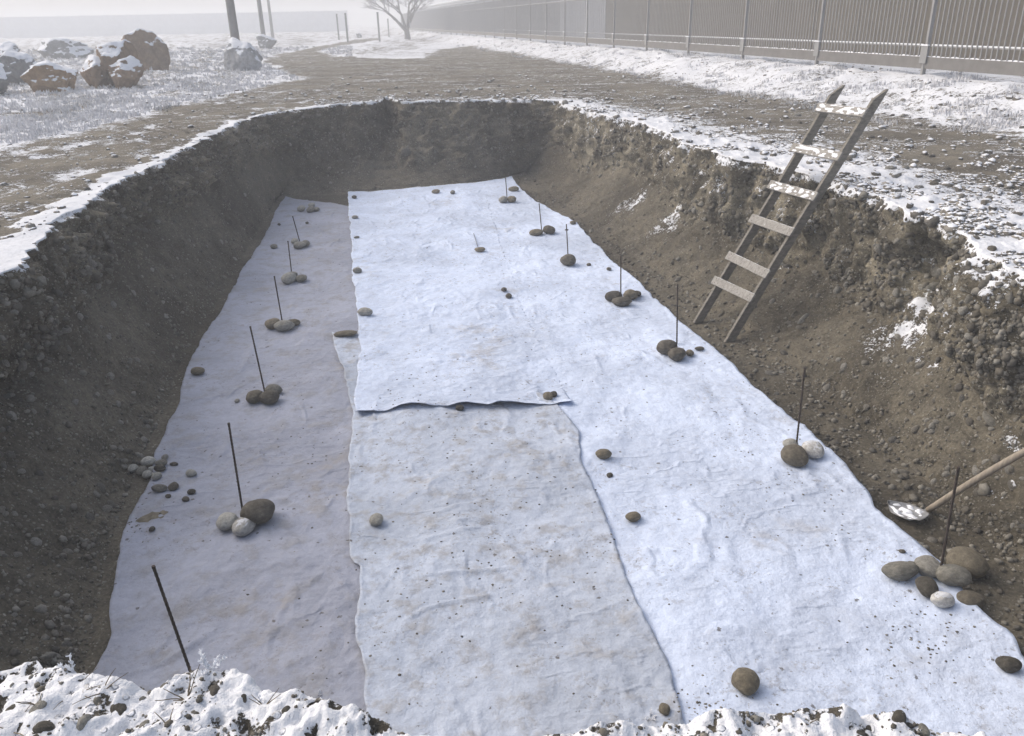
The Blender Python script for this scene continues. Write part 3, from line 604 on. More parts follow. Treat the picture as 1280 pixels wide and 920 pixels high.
for (x, y, w_, h_, k_, l_) in [(168, 588, 12, 11, 'p', 'pale oval pebble at the left end of the spill'), (179, 590, 13, 11, 'g', 'grey pebble beside the left end of the spill'), (186, 596, 13, 10, 'p', 'pale pebble at the front of the spill'), (197, 597, 12, 10, 'p', 'pale round pebble, front right of the spill'), (187, 579, 19, 11, 'p', 'broad pale stone at the back of the spill'), (203, 580, 15, 8, 'g', 'flat grey stone at the back right of the spill'), (201, 587, 15, 9, 'd', 'dark flat stone at the right of the spill'), (207, 573, 8, 7, 'g', 'small grey pebble just above the spill'), (218, 581, 10, 5, 'd', 'dark slim pebble at the far right of the spill'), (190, 587, 8, 6, 'p', 'small pebble in the middle of the spill'), (157, 581, 9, 6, 'g', 'small pebble on soil left of the spill')]:
    CL.append((x, y, w_, h_, k_, l_, G_S))
ROTS = {(1201, 713): .3, (326, 646): .35, (929, 857): -.6, (471, 651): .1}
for c in CL: loose(*c[:6], rot=ROTS.get((c[0], c[1]), random.uniform(-.2, .2)), group=c[6])
# patch of clay on the left strip
P, _ = hit(190, 645); n_ = 28; V = []; 
for i in range(n_):
    for j in range(n_):
        a, b = i/(n_-1)*2-1, j/(n_-1)*2-1; x = P[0]+a*.14; y = P[1]+b*.11+a*.05; rr = math.hypot(a, b)
        V.append((x, y, rr))
V = np.array(V); k = perlin(xyz(V[:, 0]/.05, V[:, 1]/.05), 111); hgt = np.clip(.75-V[:, 2]+.5*k, -.3, .5)*.02
zz = np.array([drop(a, b, -.9) for a, b in V[:, :2]]); V[:, 2] = zz + hgt
tag(obj('clay_smear', mesh('clay_smear', V, grid_faces(n_, n_), mat_simple('clay', (.17, .15, .11), .9, .35, 14, obj_=False))), 'crumbly brown clay smear on the grey strip below the pebbles', 'clay')

# steel rods
def rod(bu, bv, tu, tv, label, r=.008, base=None):
    P = hit(bu, bv)[0] if base is None else base; T = at_y(tu, tv, P[1]); d = T-P; L = np.linalg.norm(d); n = 54
    mb = MB(); pts = [d*(-.03 + 1.03*i/n) for i in range(n+1)]; mb.tube(pts, [r*(1.12 if i % 2 else .92) for i in range(n+1)], 8)
    root = empty('steel_rod', P); tag(root, label, 'steel rod', 'rusty steel rods standing in two rows')
    obj('shaft', mb.mesh('shaft', M_REBAR, True), root)
    mc = MB().tube([d*.995, d*.995 + d/L*.012], [r*1.25, r*1.1], 8); obj('cut_end', mc.mesh('cut_end', M_REBAR), root); return root, P, d
rod(375, 303, 366, 271, 'farthest thin rusty rod in the left row')
rod(365, 345, 360, 302, 'second farthest rusty rod in the left row, by pale stones')
rod(353, 403, 343, 346, 'third farthest rusty rod in the left row among flat stones')
rod(331, 490, 313, 409, 'leaning rusty rod in the middle of the left row')
rod(304, 643, 286, 530, 'tall leaning rusty rod beside the big dark stone')
rod(249, 868, 192, 709, 'nearest left rusty rod rising behind the snowy rim', base=at(246, 862, FLOOR+.02))
rod(634, 250, 632, 223, 'farthest rusty rod in the right row at the fabric tip')
rod(677, 288, 674, 255, 'second farthest rusty rod in the right row')
r_, P_, d_ = rod(710, 320, 708, 281, 'third farthest right rod with a small ring near its top')
tor = MB(); n = 14; tor.tube([P_*0 + d_*.84 + .022*np.array([math.cos(a), math.sin(a), 0]) for a in np.linspace(0, 2*math.pi, n)], .007, 6, False); obj('tie_ring', tor.mesh('tie_ring', M_REBAR, True), r_)
rod(776, 368, 776, 321, 'fourth farthest rusty rod in the right row, four stones at its foot')
rod(846, 430, 847, 356, 'upright rusty rod across from the ladder foot')
rod(995, 561, 1006, 460, 'rusty rod with white and brown stones above the shovel')
rod(1174, 722, 1198, 585, 'nearest right rusty rod in the biggest stone heap')
# thin stake lying in a crease
a_, b_ = hit(597, 309)[0], hit(592, 293)[0]; mb = MB().tube([a_+[0, 0, .012], (a_+b_)/2+[0, 0, .02], b_+[0, 0, .02]], .004, 6)
tag(obj('wire', mb.mesh('wire', M_REBAR), None), 'short thin wire lying by the stone in the middle of the bright sheet', 'wire')

# ------------------------------------------------------------------ ladder
FR_, FL_ = at(915, 426, FLOOR), at(874, 401, FLOOR); Wd = FR_-FL_; wid = np.linalg.norm(Wd); Wd /= wid; Nh = np.array([-Wd[1], Wd[0], 0]); Nh = Nh if Nh[0] > 0 else -Nh
th = math.radians(58.5); D = Nh*math.cos(th) + np.array([0, 0, math.sin(th)]); Nu = np.cross(Wd, D); Nu = Nu if Nu[2] > 0 else -Nu
def len_to(v, F0):
    lo, hi = .5, 6.
    for _ in range(50):
        m = (lo+hi)/2; q = F0+D*m-CAM; vv = 460-1000*(q@UP)/(q@FW)
        if vv > v: lo = m
        else: hi = m
    return lo
LL = len_to(110, FR_); mid = (FL_+FR_)/2
lad = empty('ladder', mid); tag(lad, 'weathered wooden ladder with six frosted rungs leaning out of the pit', 'ladder')
def stile(off):
    mb = MB(); hw, hd = .019, .052; L0, L1 = -.05, LL; b = 0; segs = 14
    prof = [(-hd, hd)]
    for i in range(segs+1):
        l = L0+(L1-L0)*i/segs; wob = .006*math.sin(l*2.1+off*7); lo = -hd; hi_ = hd
        if i == segs: lo = -hd; hi_ = -hd+.012
        if i == segs-1: l = L1-.17
        for (a, c) in ((-hw, lo), (hw, lo), (hw, hi_), (-hw, hi_)): mb.v.append(Wd*(off+a+wob) + D*l + Nu*(c+.02))
    for i in range(segs):
        for k in range(4): mb.f.append([i*4+k, i*4+(k+1) % 4, (i+1)*4+(k+1) % 4, (i+1)*4+k])
    mb.f.append([0, 1, 2, 3]); mb.f.append([segs*4+k for k in range(4)]); return mb
for off in (-wid/2+.02, wid/2-.02): bevel(obj('stile', stile(off).mesh('stile', M_WOOD), lad), .004)
for k, (ru_, rv_) in enumerate([(1063, 141), (1028, 193), (1000, 241), (970, 284), (941, 333), (916, 373)]):
    l = len_to(rv_+2, mid); tilt = random.uniform(-.02, .02); e = Wd*math.cos(tilt)+D*math.sin(tilt); g = D*math.cos(tilt)-Wd*math.sin(tilt)
    mb = MB(); mb.box(D*l + Nu*(.096), e*(wid/2+.045+random.uniform(-.01, .02)), g*.05, Nu*.0125)
    r = bevel(obj('rung', mb.mesh('rung', M_WOODF), lad), .004)
    nb__ = MB()
    for sx in (-1, 1):
        for sy in (-.025, .025): q_ = D*l + e*(wid/2-.02)*sx + g*sy; nb__.tube([q_+Nu*.105, q_+Nu*.1115], .005, 6)
    obj('nails', nb__.mesh('nails', M_REBAR), r)
    if k in (0, 1, 2):
        r['label'] = 'snow covered rung'
        n1, n2 = 40, 10; V = []
        for i in range(n1):
            for j in range(n2):
                a, b = i/(n1-1)*2-1, j/(n2-1)*2-1; ed = min(1, (1-abs(a))*6)*min(1, (1-abs(b))*2.5)
                nn = float(perlin(np.array([a*4+k*9, b*1.4, k]), 121)) - .0
                V.append(D*l + Nu*(  .1075 + .015*max(0, min(1, nn*2))*ed) + e*a*(wid/2+.03) + g*b*.046)
        V = np.array(V); obj('snow_cover', mesh('snow_cover', V, grid_faces(n1, n2), M_SNOWM), r)

# ------------------------------------------------------------------ shovel
bc = hit(1147, 653)[0]; hk = hit(1157, 643)[0] + np.array([.02, .01, .03])
sh = empty('shovel', bc); tag(sh, 'shovel with snow on its steel blade and a long wooden handle', 'shovel')
he = at_y(1310, 549, hk[1]-.55); he = he if np.linalg.norm(he-hk) < 2.2 else hk+(he-hk)*.6
hd_ = he-hk; hl = np.linalg.norm(hd_); hd_ /= hl
fx = np.array([hd_[0], hd_[1], 0]); fx /= np.linalg.norm(fx); fy = np.array([-fx[1], fx[0], 0])
V = []; nb = 22
for i in range(nb):
    for j in range(nb):
        a, b = i/(nb-1), j/(nb-1)*2-1      # a: 0 tip .. 1 socket
        wdt = .105*min(1, (a*2.6)**.8 if a < .385 else 1.)*(1 if a < .8 else 1-.35*(a-.8)/.2)
        V.append(fx*(-.25+.28*a) + fy*(b*wdt) + np.array([0, 0, .022*b*b + .03*a*a + .012*(1-a)**3 + .012]))
bl = obj('blade', mesh('blade', np.array(V), grid_faces(nb, nb), M_STEEL), sh); s = bl.modifiers.new('t', 'SOLIDIFY'); s.thickness = .003
V2_ = []
for i in range(nb):
    for j in range(nb):
        a, b = .1+i/(nb-1)*.8, (j/(nb-1)*2-1)*.85; ed = min(1, 5*(1-abs(b)/.85))*min(1, 5*min(a-.1, .9-a)*1.25)
        wdt = .105*min(1, (a*2.6)**.8 if a < .385 else 1.)
        n_v = float(perlin(np.array([a*5, b*3, 4.]), 122)) + .15
        V2_.append(fx*(-.25+.28*a) + fy*(b*wdt) + np.array([0, 0, .022*b*b + .03*a*a + .012*(1-a)**3 + (.010 + .022*max(0, min(1, (n_v-.12)*3))*ed if n_v > .12 else .004)]))
obj('snow_cover', mesh('snow_cover', np.array(V2_), grid_faces(nb, nb), M_SNOWM), sh)
p0 = hk-bc; obj('socket', MB().tube([p0-hd_*.10, p0-hd_*.02, p0+hd_*.10], [.012, .021, .021], 10).mesh('socket', M_STEEL, True), sh)
hp = [p0 + hd_*hl*t_ + np.array([0, 0, .02*math.sin(t_*3.1)]) for t_ in np.linspace(0, 1, 20)]
obj('handle', MB().tube(hp, .023, 12).mesh('handle', M_HANDLE, True), sh)

# ------------------------------------------------------------------ stones bedded in the wall and lying on the floor (parts of the setting)
def bed(u, v, wpx, kind='', ratio=.72, parent=None, sink=.35, snow=False, rot=None):
    P, n = hit(u, v); t = depth(P); a = wpx/2*t/1000.
    me = random.choice(SMs if snow else SMw)
    if kind: me = stone_mesh(kind, random.randrange(8))
    par = parent or (pit if n[2] < .93 else pf)
    C_ = P + n*a*.55*(1-sink*1.6)
    q = Vector(n).to_track_quat('Z', 'Y').to_matrix() @ Matrix.Rotation(random.uniform(0, 6.28) if rot is None else rot, 3, 'Z')
    o = obj('stone', me, par, C_, q.to_euler(), (a, a*ratio*random.uniform(.85, 1.2), a*.6)); return o
CAVE = [(1172, 338, 27), (1170, 358, 25), (1196, 351, 22), (1186, 345, 12), (1161, 373, 19), (1190, 376, 22), (1210, 375, 16), (1159, 346, 11), (1180, 367, 12), (1150, 360, 12), (1145, 372, 11), (1203, 362, 13), (1135, 366, 11), (1176, 384, 13), (1160, 326, 13), (1188, 328, 14)]
for q in CAVE: bed(*q, kind='g', sink=.2)
for q in [(1121, 365, 14), (1203, 314, 14), (1097, 312, 14), (1119, 399, 12), (1088, 402, 9), (1168, 278, 18), (1271, 378, 12), (1275, 397, 14), (1129, 590, 21), (1193, 590, 10), (1204, 554, 8), (1261, 587, 15), (1275, 471, 12), (1259, 501, 18), (1166, 602, 11), (1160, 611, 10), (1167, 620, 12), (1165, 675, 15), (1217, 688, 12), (1228, 689, 9), (1201, 668, 8), (1249, 682, 7), (1112, 530, 7),
          (29, 459, 18), (52, 445, 14), (7, 453, 14), (28, 477, 13), (13, 490, 13), (40, 468, 10), (74, 416, 11), (57, 413, 10), (71, 402, 10), (70, 339, 11), (83, 311, 12), (142, 381, 12), (137, 300, 11), (20, 405, 10), (22, 693, 13), (88, 752, 12), (85, 786, 17), (84, 805, 15), (146, 647, 9), (18, 768, 9), (130, 728, 7), (88, 714, 17), (95, 812, 10), (72, 820, 11), (507, 191, 16), (889, 352, 13), (963, 466, 15), (976, 465, 10), (1054, 492, 10), (1044, 553, 16), (993, 507, 10), (971, 492, 9), (935, 447, 6), (1035, 520, 8), (945, 462, 6), (1000, 520, 8), (1087, 401, 9), (112, 325, 9), (125, 345, 8), (105, 365, 9), (92, 385, 8), (110, 408, 8), (62, 372, 9)]:
    bed(*q)
bed(1240, 528, 34, 'g', .4, rot=.5); bed(1002, 401, 24, 'g', .35); bed(1187, 441, 12, snow=True); bed(1265, 605, 18, snow=True); bed(1268, 555, 12, snow=True); bed(1088, 432, 9, snow=True)
rr = random.Random(5); cnt = 0
while cnt < 185:
    u, v = rr.uniform(0, 1280), rr.uniform(125, 800); P, n = hit(u, v)
    if n[2] > .9 or P[2] > -.05 or P[2] < FLOOR+.02 or P[1] < 2.4: continue
    t = depth(P); wp = rr.uniform(.04, .095)*1000/t
    if wp < 6 or wp > 15 or (n[2] > .5 and rr.random() < .8): continue
    random.seed(rr.random()); bed(u, v, wp, sink=.55); cnt += 1
# cobbles on the ground round the rim, snow on top
cnt = 0
while cnt < 280:
    z = rr.random()
    if z < .62: u, v = rr.uniform(700, 1280), rr.uniform(120, 345)
    elif z < .8: u, v = rr.uniform(270, 720), rr.uniform(88, 130)
    elif z < .92: u, v = rr.uniform(0, 1280), rr.uniform(95, 330)
    else: u, v = rr.uniform(0, 1180), rr.uniform(835, 920)
    P, n = hit(u, v)
    if P[2] < -.08 or P[1] > 26 or n[2] < .6 or (P[1] < 2.5 and P[2] < .03): continue
    t = depth(P); wp = rr.uniform(.05, .15)*1000/t
    if P[1] < 2.5: wp = rr.uniform(8, 30)
    elif wp < 4: continue
    
    elif wp > 14: wp = rr.uniform(7, 14)
    if P[1] < 2.5 and rr.random() < .5: continue
    random.seed(rr.random()); bed(u, v, wp, parent=track, snow=(P[1] > 2.5 and rr.random() < .8), sink=.42 if P[1] > 2.5 else .95, kind='' if P[1] > 2.5 else rr.choice('ddg')); cnt += 1

# ------------------------------------------------------------------ gravel (countless): joined small stones
def scatter(name, pts, nrm, sizes, mat, base, label, parent=None, sink=.3, snowy=False):
    n = len(pts); V0, F0 = base; k = len(V0)
    ang = RNG.uniform(0, 6.283, n); sc3 = np.stack([np.ones(n), RNG.uniform(.6, 1, n), RNG.uniform(.5, .85, n)], -1)*sizes[:, None]
    shp = 1 + .22*RNG.uniform(-1, 1, (n, k)); Vl = V0[None]*shp[..., None]*sc3[:, None, :]
    c, s = np.cos(ang)[:, None], np.sin(ang)[:, None]; X = Vl[..., 0]*c-Vl[..., 1]*s; Y = Vl[..., 0]*s+Vl[..., 1]*c
    nz_ = nrm/np.linalg.norm(nrm, axis=1)[:, None]; ref = np.where(np.abs(nz_[:, 2:3]) < .9, np.array([[0, 0, 1.]]), np.array([[1., 0, 0]]))
    t1 = np.cross(ref, nz_); t1 /= np.linalg.norm(t1, axis=1)[:, None]; t2 = np.cross(nz_, t1)
    Vw = pts[:, None] + X[..., None]*t1[:, None] + Y[..., None]*t2[:, None] + (Vl[..., 2] + (sc3[:, 2]*(1-2*sink))[:, None]*.5)[..., None]*nz_[:, None]
    Fw_ = (F0[None] + (np.arange(n)*k)[:, None, None]).reshape(-1, 3); tint = np.repeat(RNG.uniform(0, 1, n), k)
    o = obj(name, mesh(name, Vw.reshape(-1, 3), Fw_, mat, True, {'tint': tint}), parent); tag(o, label, None, None, 'stuff'); return o
def pick(A, Nr, wgt, n):
    p = (wgt/wgt.sum()).ravel(); idx = RNG.choice(p.size, n, p=p); i, j = np.unravel_index(idx, wgt.shape)
    i2, j2 = (i+1) % A.shape[0], np.minimum(j+1, A.shape[1]-1); a, b = RNG.random(n)[:, None], RNG.random(n)[:, None]
    P = (A[i, j]*(1-a)+A[i2, j]*a)*(1-b) + (A[i, j2]*(1-a)+A[i2, j2]*a)*b
    return P, Nr[i, j], i, j
def cell_area(A): du = np.roll(A, -1, 0)-A; dv = np.gradient(A, axis=1); return np.linalg.norm(np.cross(du, dv), axis=-1)
Wn = grid_normals(W)
if (Wn[..., :2]*inw[:, None, :]).sum(-1).mean() < 0: Wn = -Wn
view = CAM-W; dist = np.linalg.norm(view, axis=-1); face = (Wn*view).sum(-1)/dist
wg = cell_area(W)*np.clip(face+.15, 0, 1)/np.maximum(dist, 3)**1.3*(.35+.9*patch*vert+.7*sstep(.8, 1., wv)); wg[W[..., 1] < 2.3] = 0
P, n, i, j = pick(W, Wn, wg, 24000); sz = np.clip(RNG.lognormal(-4.7, .55, 24000), .004, .03); scatter('gravel', P, n, sz, M_GRAV, I2[0:2] if False else I1, 'gravel bedded in the pit wall', pit, .35)
wg = wg*(.06+vert)
P, n, i, j = pick(W, Wn, wg, 4200); sz = np.clip(RNG.lognormal(-3.75, .35, 4200), .012, .05); scatter('gravel', P, n, sz, M_GRAV, I2, 'small cobbles bedded in the pit wall', pit, .42)
Fn = np.zeros_like(FLV); Fn[..., 2] = 1; d_ = np.linalg.norm(FLV-CAM, axis=-1); wg = cell_area(FLV)/d_**1.2*(FLV[..., 0] > 0)*np.exp(-ks/.25)[None]; wg[FLV[..., 1] < 2.5] = 0
P, n, i, j = pick(FLV, Fn, wg, 3500); sz = np.clip(RNG.lognormal(-4.1, .5, 3500), .008, .035); scatter('gravel', P, n, sz, M_GRAV, I1, 'gravel on the bare strip of pit floor', pf, .25)
GA = GV[:, :150]; Gn = np.zeros_like(GA); Gn[..., 2] = 1; d_ = np.linalg.norm(GA-CAM, axis=-1); drr = dr[:, :150]
clump = sstep(-.1, .35, fbm(GA/.9, 3, 131))
wg = cell_area(GA)/np.maximum(d_, 3)**1.5*((sideR[:, None]*np.exp(-drr/1.5)*1.6 + sideF[:, None]*np.exp(-drr/1.2)*2.2 + .10)*clump + .015); wg[(GA[..., 1] < 2.2) | (GA[..., 1] > 30)] = 0
P, n, i, j = pick(GA, Gn, wg, 14000); sz = np.clip(RNG.lognormal(-4.15, .6, 14000), .008, .07); scatter('gravel', P, n, sz, M_GRAV_S, I1, 'frosty rubble scattered round the pit rim', track, .5)
wg = cell_area(GA)*np.exp(-((np.maximum(drr-.02, 0))/.5))*(GA[..., 1] > 1.2)*(GA[..., 1] < 2.1)*(np.abs(GA[..., 0]) < 1.9)*sstep(-.1, .3, fbm(GA/.12, 2, 133))
P, n, i, j = pick(GA, Gn, wg, 1500); sz = np.clip(RNG.lognormal(-5.6, .5, 1500), .002, .014); scatter('gravel', P, n, sz, M_GRAV, I1, 'dark grit poking through the snow on the near rim', ground, .35)
# crumbs of soil on the cloth
cp = []
for (u, v, r, n) in [(190, 650, 60, 40), (320, 520, 200, 60), (760, 480, 260, 60), (620, 700, 200, 60), (1150, 800, 90, 50), (300, 330, 40, 30), (900, 600, 200, 40), (215, 470, 60, 30), (920, 880, 50, 30), (175, 660, 20, 20), (1160, 795, 60, 80), (500, 492, 60, 60), (640, 660, 160, 150), (870, 880, 35, 35), (480, 800, 120, 60), (1030, 640, 120, 90), (940, 520, 90, 60), (700, 330, 160, 60), (400, 560, 80, 50), (560, 560, 90, 70)]:
    for _ in range(n):
        P, nn = hit(u+random.gauss(0, .5)*r, v+random.gauss(0, .4)*r)
        if nn[2] > .8 and P[2] < -1.2: cp.append(P)
cp = np.array(cp); scatter('soil_crumbs', cp, np.tile([0, 0, 1.], (len(cp), 1)), RNG.uniform(.004, .011, len(cp)), M_GRAV, I1, 'crumbs of soil and grit on the geotextile')

# ------------------------------------------------------------------ boulders on the field
def boulder(u, vbase, wpx, hpx, mat, label, seed, parts=None, lean=0., depth_=.8):
    P = at(u, vbase, 0.); P[2] = drop(P[0], P[1]); t = depth(P); w_, h_ = wpx*t/1000, hpx*t/1000*1.03; P = P*np.array([1+w_*.3/P[1], 1, 1])+np.array([0, w_*.35, 0]); P[2] = drop(P[0], P[1])
    rg = np.random.default_rng(seed); V, Fq = ico(5); out = []; fs = []; b = 0
    for (ox, oy, oz, sx, sy, sz) in (parts or [(0, 0, 0, 1, 1, 1)]):
        nrm = rg.normal(size=(16, 3)); nrm /= np.linalg.norm(nrm, axis=1)[:, None]; dd = rg.uniform(.72, 1.0, 16)
        c = V @ nrm.T; r = np.where(c > .05, dd/np.maximum(c, .05), 9).min(1); r = np.minimum(r, 1.25)
        r = r*(1 + .13*fbm(V*1.8+seed, 4, 5)+.05*np.abs(perlin(V*5+seed, 7))+.02*fbm(V*9+seed, 3, 6)); Q = V*r[:, None]
        Q = Q/np.array([np.abs(Q[:, 0]).max(), np.abs(Q[:, 1]).max(), np.abs(Q[:, 2]).max()])
        Q = Q*np.array([w_/2*sx, w_/2*depth_*sy, h_*.62*sz]) + np.array([ox*w_, oy*w_, h_*(.40+oz)]); out.append(Q); fs.append(Fq+b); b += len(V)
    o = obj('boulder', mesh('boulder', np.vstack(out), np.vstack(fs), mat), None, P, (0, lean, 0)); tag(o, label, 'boulder', 'boulders lying on the frosted field'); return o
boulder(64, 117, 70, 43, M_B_TAN, 'low rounded tan boulder with a smooth cap of snow', 3)
boulder(184, 93, 60, 53, M_B_BROWN, 'tallest brown boulder, right of the split one', 4)
boulder(143, 112, 82, 58, M_B_BROWN, 'split brown boulder with snow in its cleft', 5, [(-.26, 0, -.12, .5, .8, .62), (.05, .1, .08, .62, .8, .85), (.24, -.1, -.14, .58, .7, .62)])
boulder(303, 89, 54, 41, M_B_PALE, 'pale grey boulder beside the utility pole', 6)
boulder(22, 108, 60, 38, M_B_GREY, 'snowy grey boulder left of the tan one', 7)
boulder(-12, 120, 56, 48, M_B_GREY, 'dark grey boulder cut by the left picture edge', 8)
boulder(8, 82, 40, 22, M_B_GREY, 'flat snow covered rock at the far left behind the boulders', 9)
boulder(82, 76, 76, 26, M_B_GREY, 'long frosted mound of rock behind the tan boulder', 10)
boulder(334, 62, 26, 17, M_B_GREY, 'small snow covered rock by the far bend of the track', 11)
boulder(449, 47, 8, 6, M_B_GREY, 'tiny far rock by the gate posts', 12)

# ------------------------------------------------------------------ frosted grass and weeds
def tufts(name, pts, hgt, nb_, mat, label, wid=.006, spread=.6):
    n = len(pts)*nb_; base = np.repeat(pts, nb_, 0) + np.c_[RNG.normal(0, .05, (n, 2)), np.zeros(n)]
    hh = RNG.uniform(.5, 1.2, n)*np.repeat(hgt, nb_); th_ = RNG.uniform(0, 6.283, n); ln = RNG.uniform(0, spread, n)*hh
    dx = np.c_[np.cos(th_), np.sin(th_), np.zeros(n)]; sd_ = np.c_[-np.sin(th_), np.cos(th_), np.zeros(n)]*(wid*np.maximum(1, np.repeat(np.linalg.norm(pts, axis=1), nb_)/9))[:, None]
    top = base + dx*ln[:, None] + np.c_[np.zeros((n, 2)), hh]; md = base + dx*(ln*.35)[:, None] + np.c_[np.zeros((n, 2)), hh*.6]
    V = np.stack([base-sd_, base+sd_, md+sd_*.7, top, md-sd_*.7], 1).reshape(-1, 3); b = (np.arange(n)*5)[:, None]
    Fq = np.vstack([np.hstack([b, b+1, b+2]), np.hstack([b, b+2, b+4]), np.hstack([b+4, b+2, b+3])])
    o = obj(name, mesh(name, V, Fq, mat, False)); tag(o, label, None, None, 'stuff'); return o
pts = []; hg = []
while len(pts) < 5200:
    u, v = rr.uniform(-40, 440), 50 + 130*rr.random()**1.6; P = at(u, v, 0.)
    if poly_sd(road, np.array([P[0]]), np.array([P[1]]))[0] > -.1 or P[1] > 70: continue
    if float(perlin(np.array([P[0]/2.2, P[1]/2.2, 0]), 141)) < -.35: continue
    P[2] = drop(P[0], P[1], 4)-.01; pts.append(P); hg.append(rr.uniform(.03, .09)*(1+P[1]/60))
tufts('frosted_grass', np.array(pts), np.array(hg), 7, M_GRASS, 'frost-white dead grass over the field by the boulders')
pts = []; hg = []
while len(pts) < 900:
    u, v = rr.uniform(560, 1280), rr.uniform(48, 150); P = at(u, v, .2); L = lat(P[0], P[1])
    if L < -3.2 or L > .5: continue
    if float(perlin(np.array([P[0]/1.2, P[1]/1.2, 0]), 142)) < .12: continue
    P[2] = drop(P[0], P[1], 4)-.01; pts.append(P); hg.append(rr.uniform(.04, .10))
tufts('frosted_grass', np.array(pts), np.array(hg), 6, M_GRASS, 'frosted grass tufts on the bank under the fence')
def weed(u, v, h, n, label, seed, lean=.5, frost=.3, cat='weed'):
    rg = random.Random(seed); P = hit(u, v)[0]; root = empty('frosted_weed', P); tag(root, label, cat, 'frosted weeds on the snowy near rim')
    for k in range(n):
        a = rg.uniform(0, 6.28); L = 1.35*h*rg.uniform(.6, 1.1); pts = [np.zeros(3)-[0, 0, .01]]; d = np.array([math.cos(a)*lean, math.sin(a)*lean, 1.]); d /= np.linalg.norm(d)
        for s in range(6): d = d + np.array([rg.gauss(0, .09), rg.gauss(0, .09), -.03*lean]); d /= np.linalg.norm(d); pts.append(pts[-1]+d*L/6)
        fr = rg.random() < frost; obj('stem', MB().tube(pts, [.0021-.0002*i for i in range(7)], 4).mesh('stem', M_FROST if fr else M_STALK, True), root)
        if fr:
            mb = MB()
            for s in range(2, 7):
                for _ in range(4):
                    e = np.array([rg.gauss(0, 1) for _ in range(3)]); e /= np.linalg.norm(e); e[2] = abs(e[2]); q0 = pts[s]; mb.tube([q0, q0+e*.005, q0+e*.009+[0, 0, .002]], [.0022, .0018, .0006], 4)
            obj('frost_spray', mb.mesh('frost_spray', M_FROST), root)
weed(232, 872, .075, 7, 'dry grass tuft sticking out of the snow near the rim', 1, .8, 0.)
weed(88, 868, .07, 5, 'bent dark stalks lying on the snow at the left', 2, 1.6, 0.)
weed(128, 862, .06, 3, 'thin stalk right of the bent dark stalks', 3, 1.8, 0.)
weed(15, 912, .09, 3, 'long thin stem at the bottom left corner', 4, 1.8, 0.)
weed(262, 838, .05, 9, 'bushy frost covered weed on the rim hump beside the nearest left rod', 5, .9, 1.)
weed(92, 838, .035, 4, 'small frosty sprig on the left of the near rim', 6, .6, 1.)
weed(400, 868, .025, 4, 'tiny frosty sprig where the near rim dips to the right', 7, .6, 1.)
weed(812, 898, .035, 6, 'frosty sprig beside the stone behind the near rim', 8, .9, 1.)
weed(45, 878, .05, 4, 'short dark stalks on the snow at the far left of the rim', 10, .9, 0.)
weed(330, 880, .04, 5, 'short dry stalks in the snow right of the dry tuft', 11, .9, .3)
weed(1010, 902, .03, 5, 'small dry sprig on the right part of the near rim', 12, .9, .5)
weed(210, 905, .05, 3, 'few thin stems under the dry grass tuft', 9, 1.3, 0.)

# ------------------------------------------------------------------ fence on the bank
fz_ = FB
fence = empty('metal_fence', (fA[0], fA[1], fz_)); tag(fence, 'grey metal picket fence with concrete plinth boards on the snowy bank', 'fence')
O3 = np.array([fA[0], fA[1], fz_]); FD = np.array([fdir[0], fdir[1], 0]); FN = np.array([fnor[0], fnor[1], 0]); UPZ = np.array([0, 0, 1.])
K0, K1 = -3, 34
mb = MB(); mb.box((0, 0, 1.15), FN*.04, FD*.03, UPZ*1.45); me_post = mb.mesh('post', M_FENCE)
mb = MB(); mb.box(FN*-.055 + UPZ*.42, FN*.012, FD*.10, UPZ*.17); me_plate = mb.mesh('bracket', M_FENCE)
mb = MB(); mb.box(FN*-.06 + UPZ*.60, FN*.025, FD*.11, UPZ*.012); me_ps = mb.mesh('snow_cap', M_SNOWM)
hb = fstep/2-.04
mb = MB(); mb.box(UPZ*.26, FN*.03, FD*hb, UPZ*.115); me_beam = mb.mesh('plinth_board', M_CONC)
nn_ = 30; V = []
for i in range(nn_):
    for j in range(5):
        a, b = i/(nn_-1)*2-1, j/4*2-1; V.append(UPZ*(.3752 + (.018+.010*math.sin(i*1.7)+.006*math.sin(i*3.1))*(1-b*b)) + FN*b*.029 + FD*a*hb)
me_bsn = mesh('snow_cap', np.array(V), grid_faces(nn_, 5), M_SNOWM)
mb = MB(); mb.box(UPZ*.58, FN*.015, FD*hb, UPZ*.012); me_rail = mb.mesh('rail', M_FENCE)
mb = MB(); mb.box(UPZ*2.05, FN*.02, FD*hb, UPZ*.02); me_rail2 = mb.mesh('rail', M_FENCE)
mb = MB(); mb.box(UPZ*2.085, FN*.019, FD*(hb-.1), UPZ*.014); me_rsn = mb.mesh('snow_cap', M_SNOWM)
mb = MB(); mb.box(UPZ*.606, FN*.014, FD*(hb-.1), UPZ*.013); me_rsn1 = mb.mesh('snow_cap', M_SNOWM)
mb = MB(); mb.box(FN*-.0245+UPZ*1.45, FN*.009, FD*.011, UPZ*1.07); me_pick = mb.mesh('picket', M_FENCE)
npk = 0; far_mb = MB()
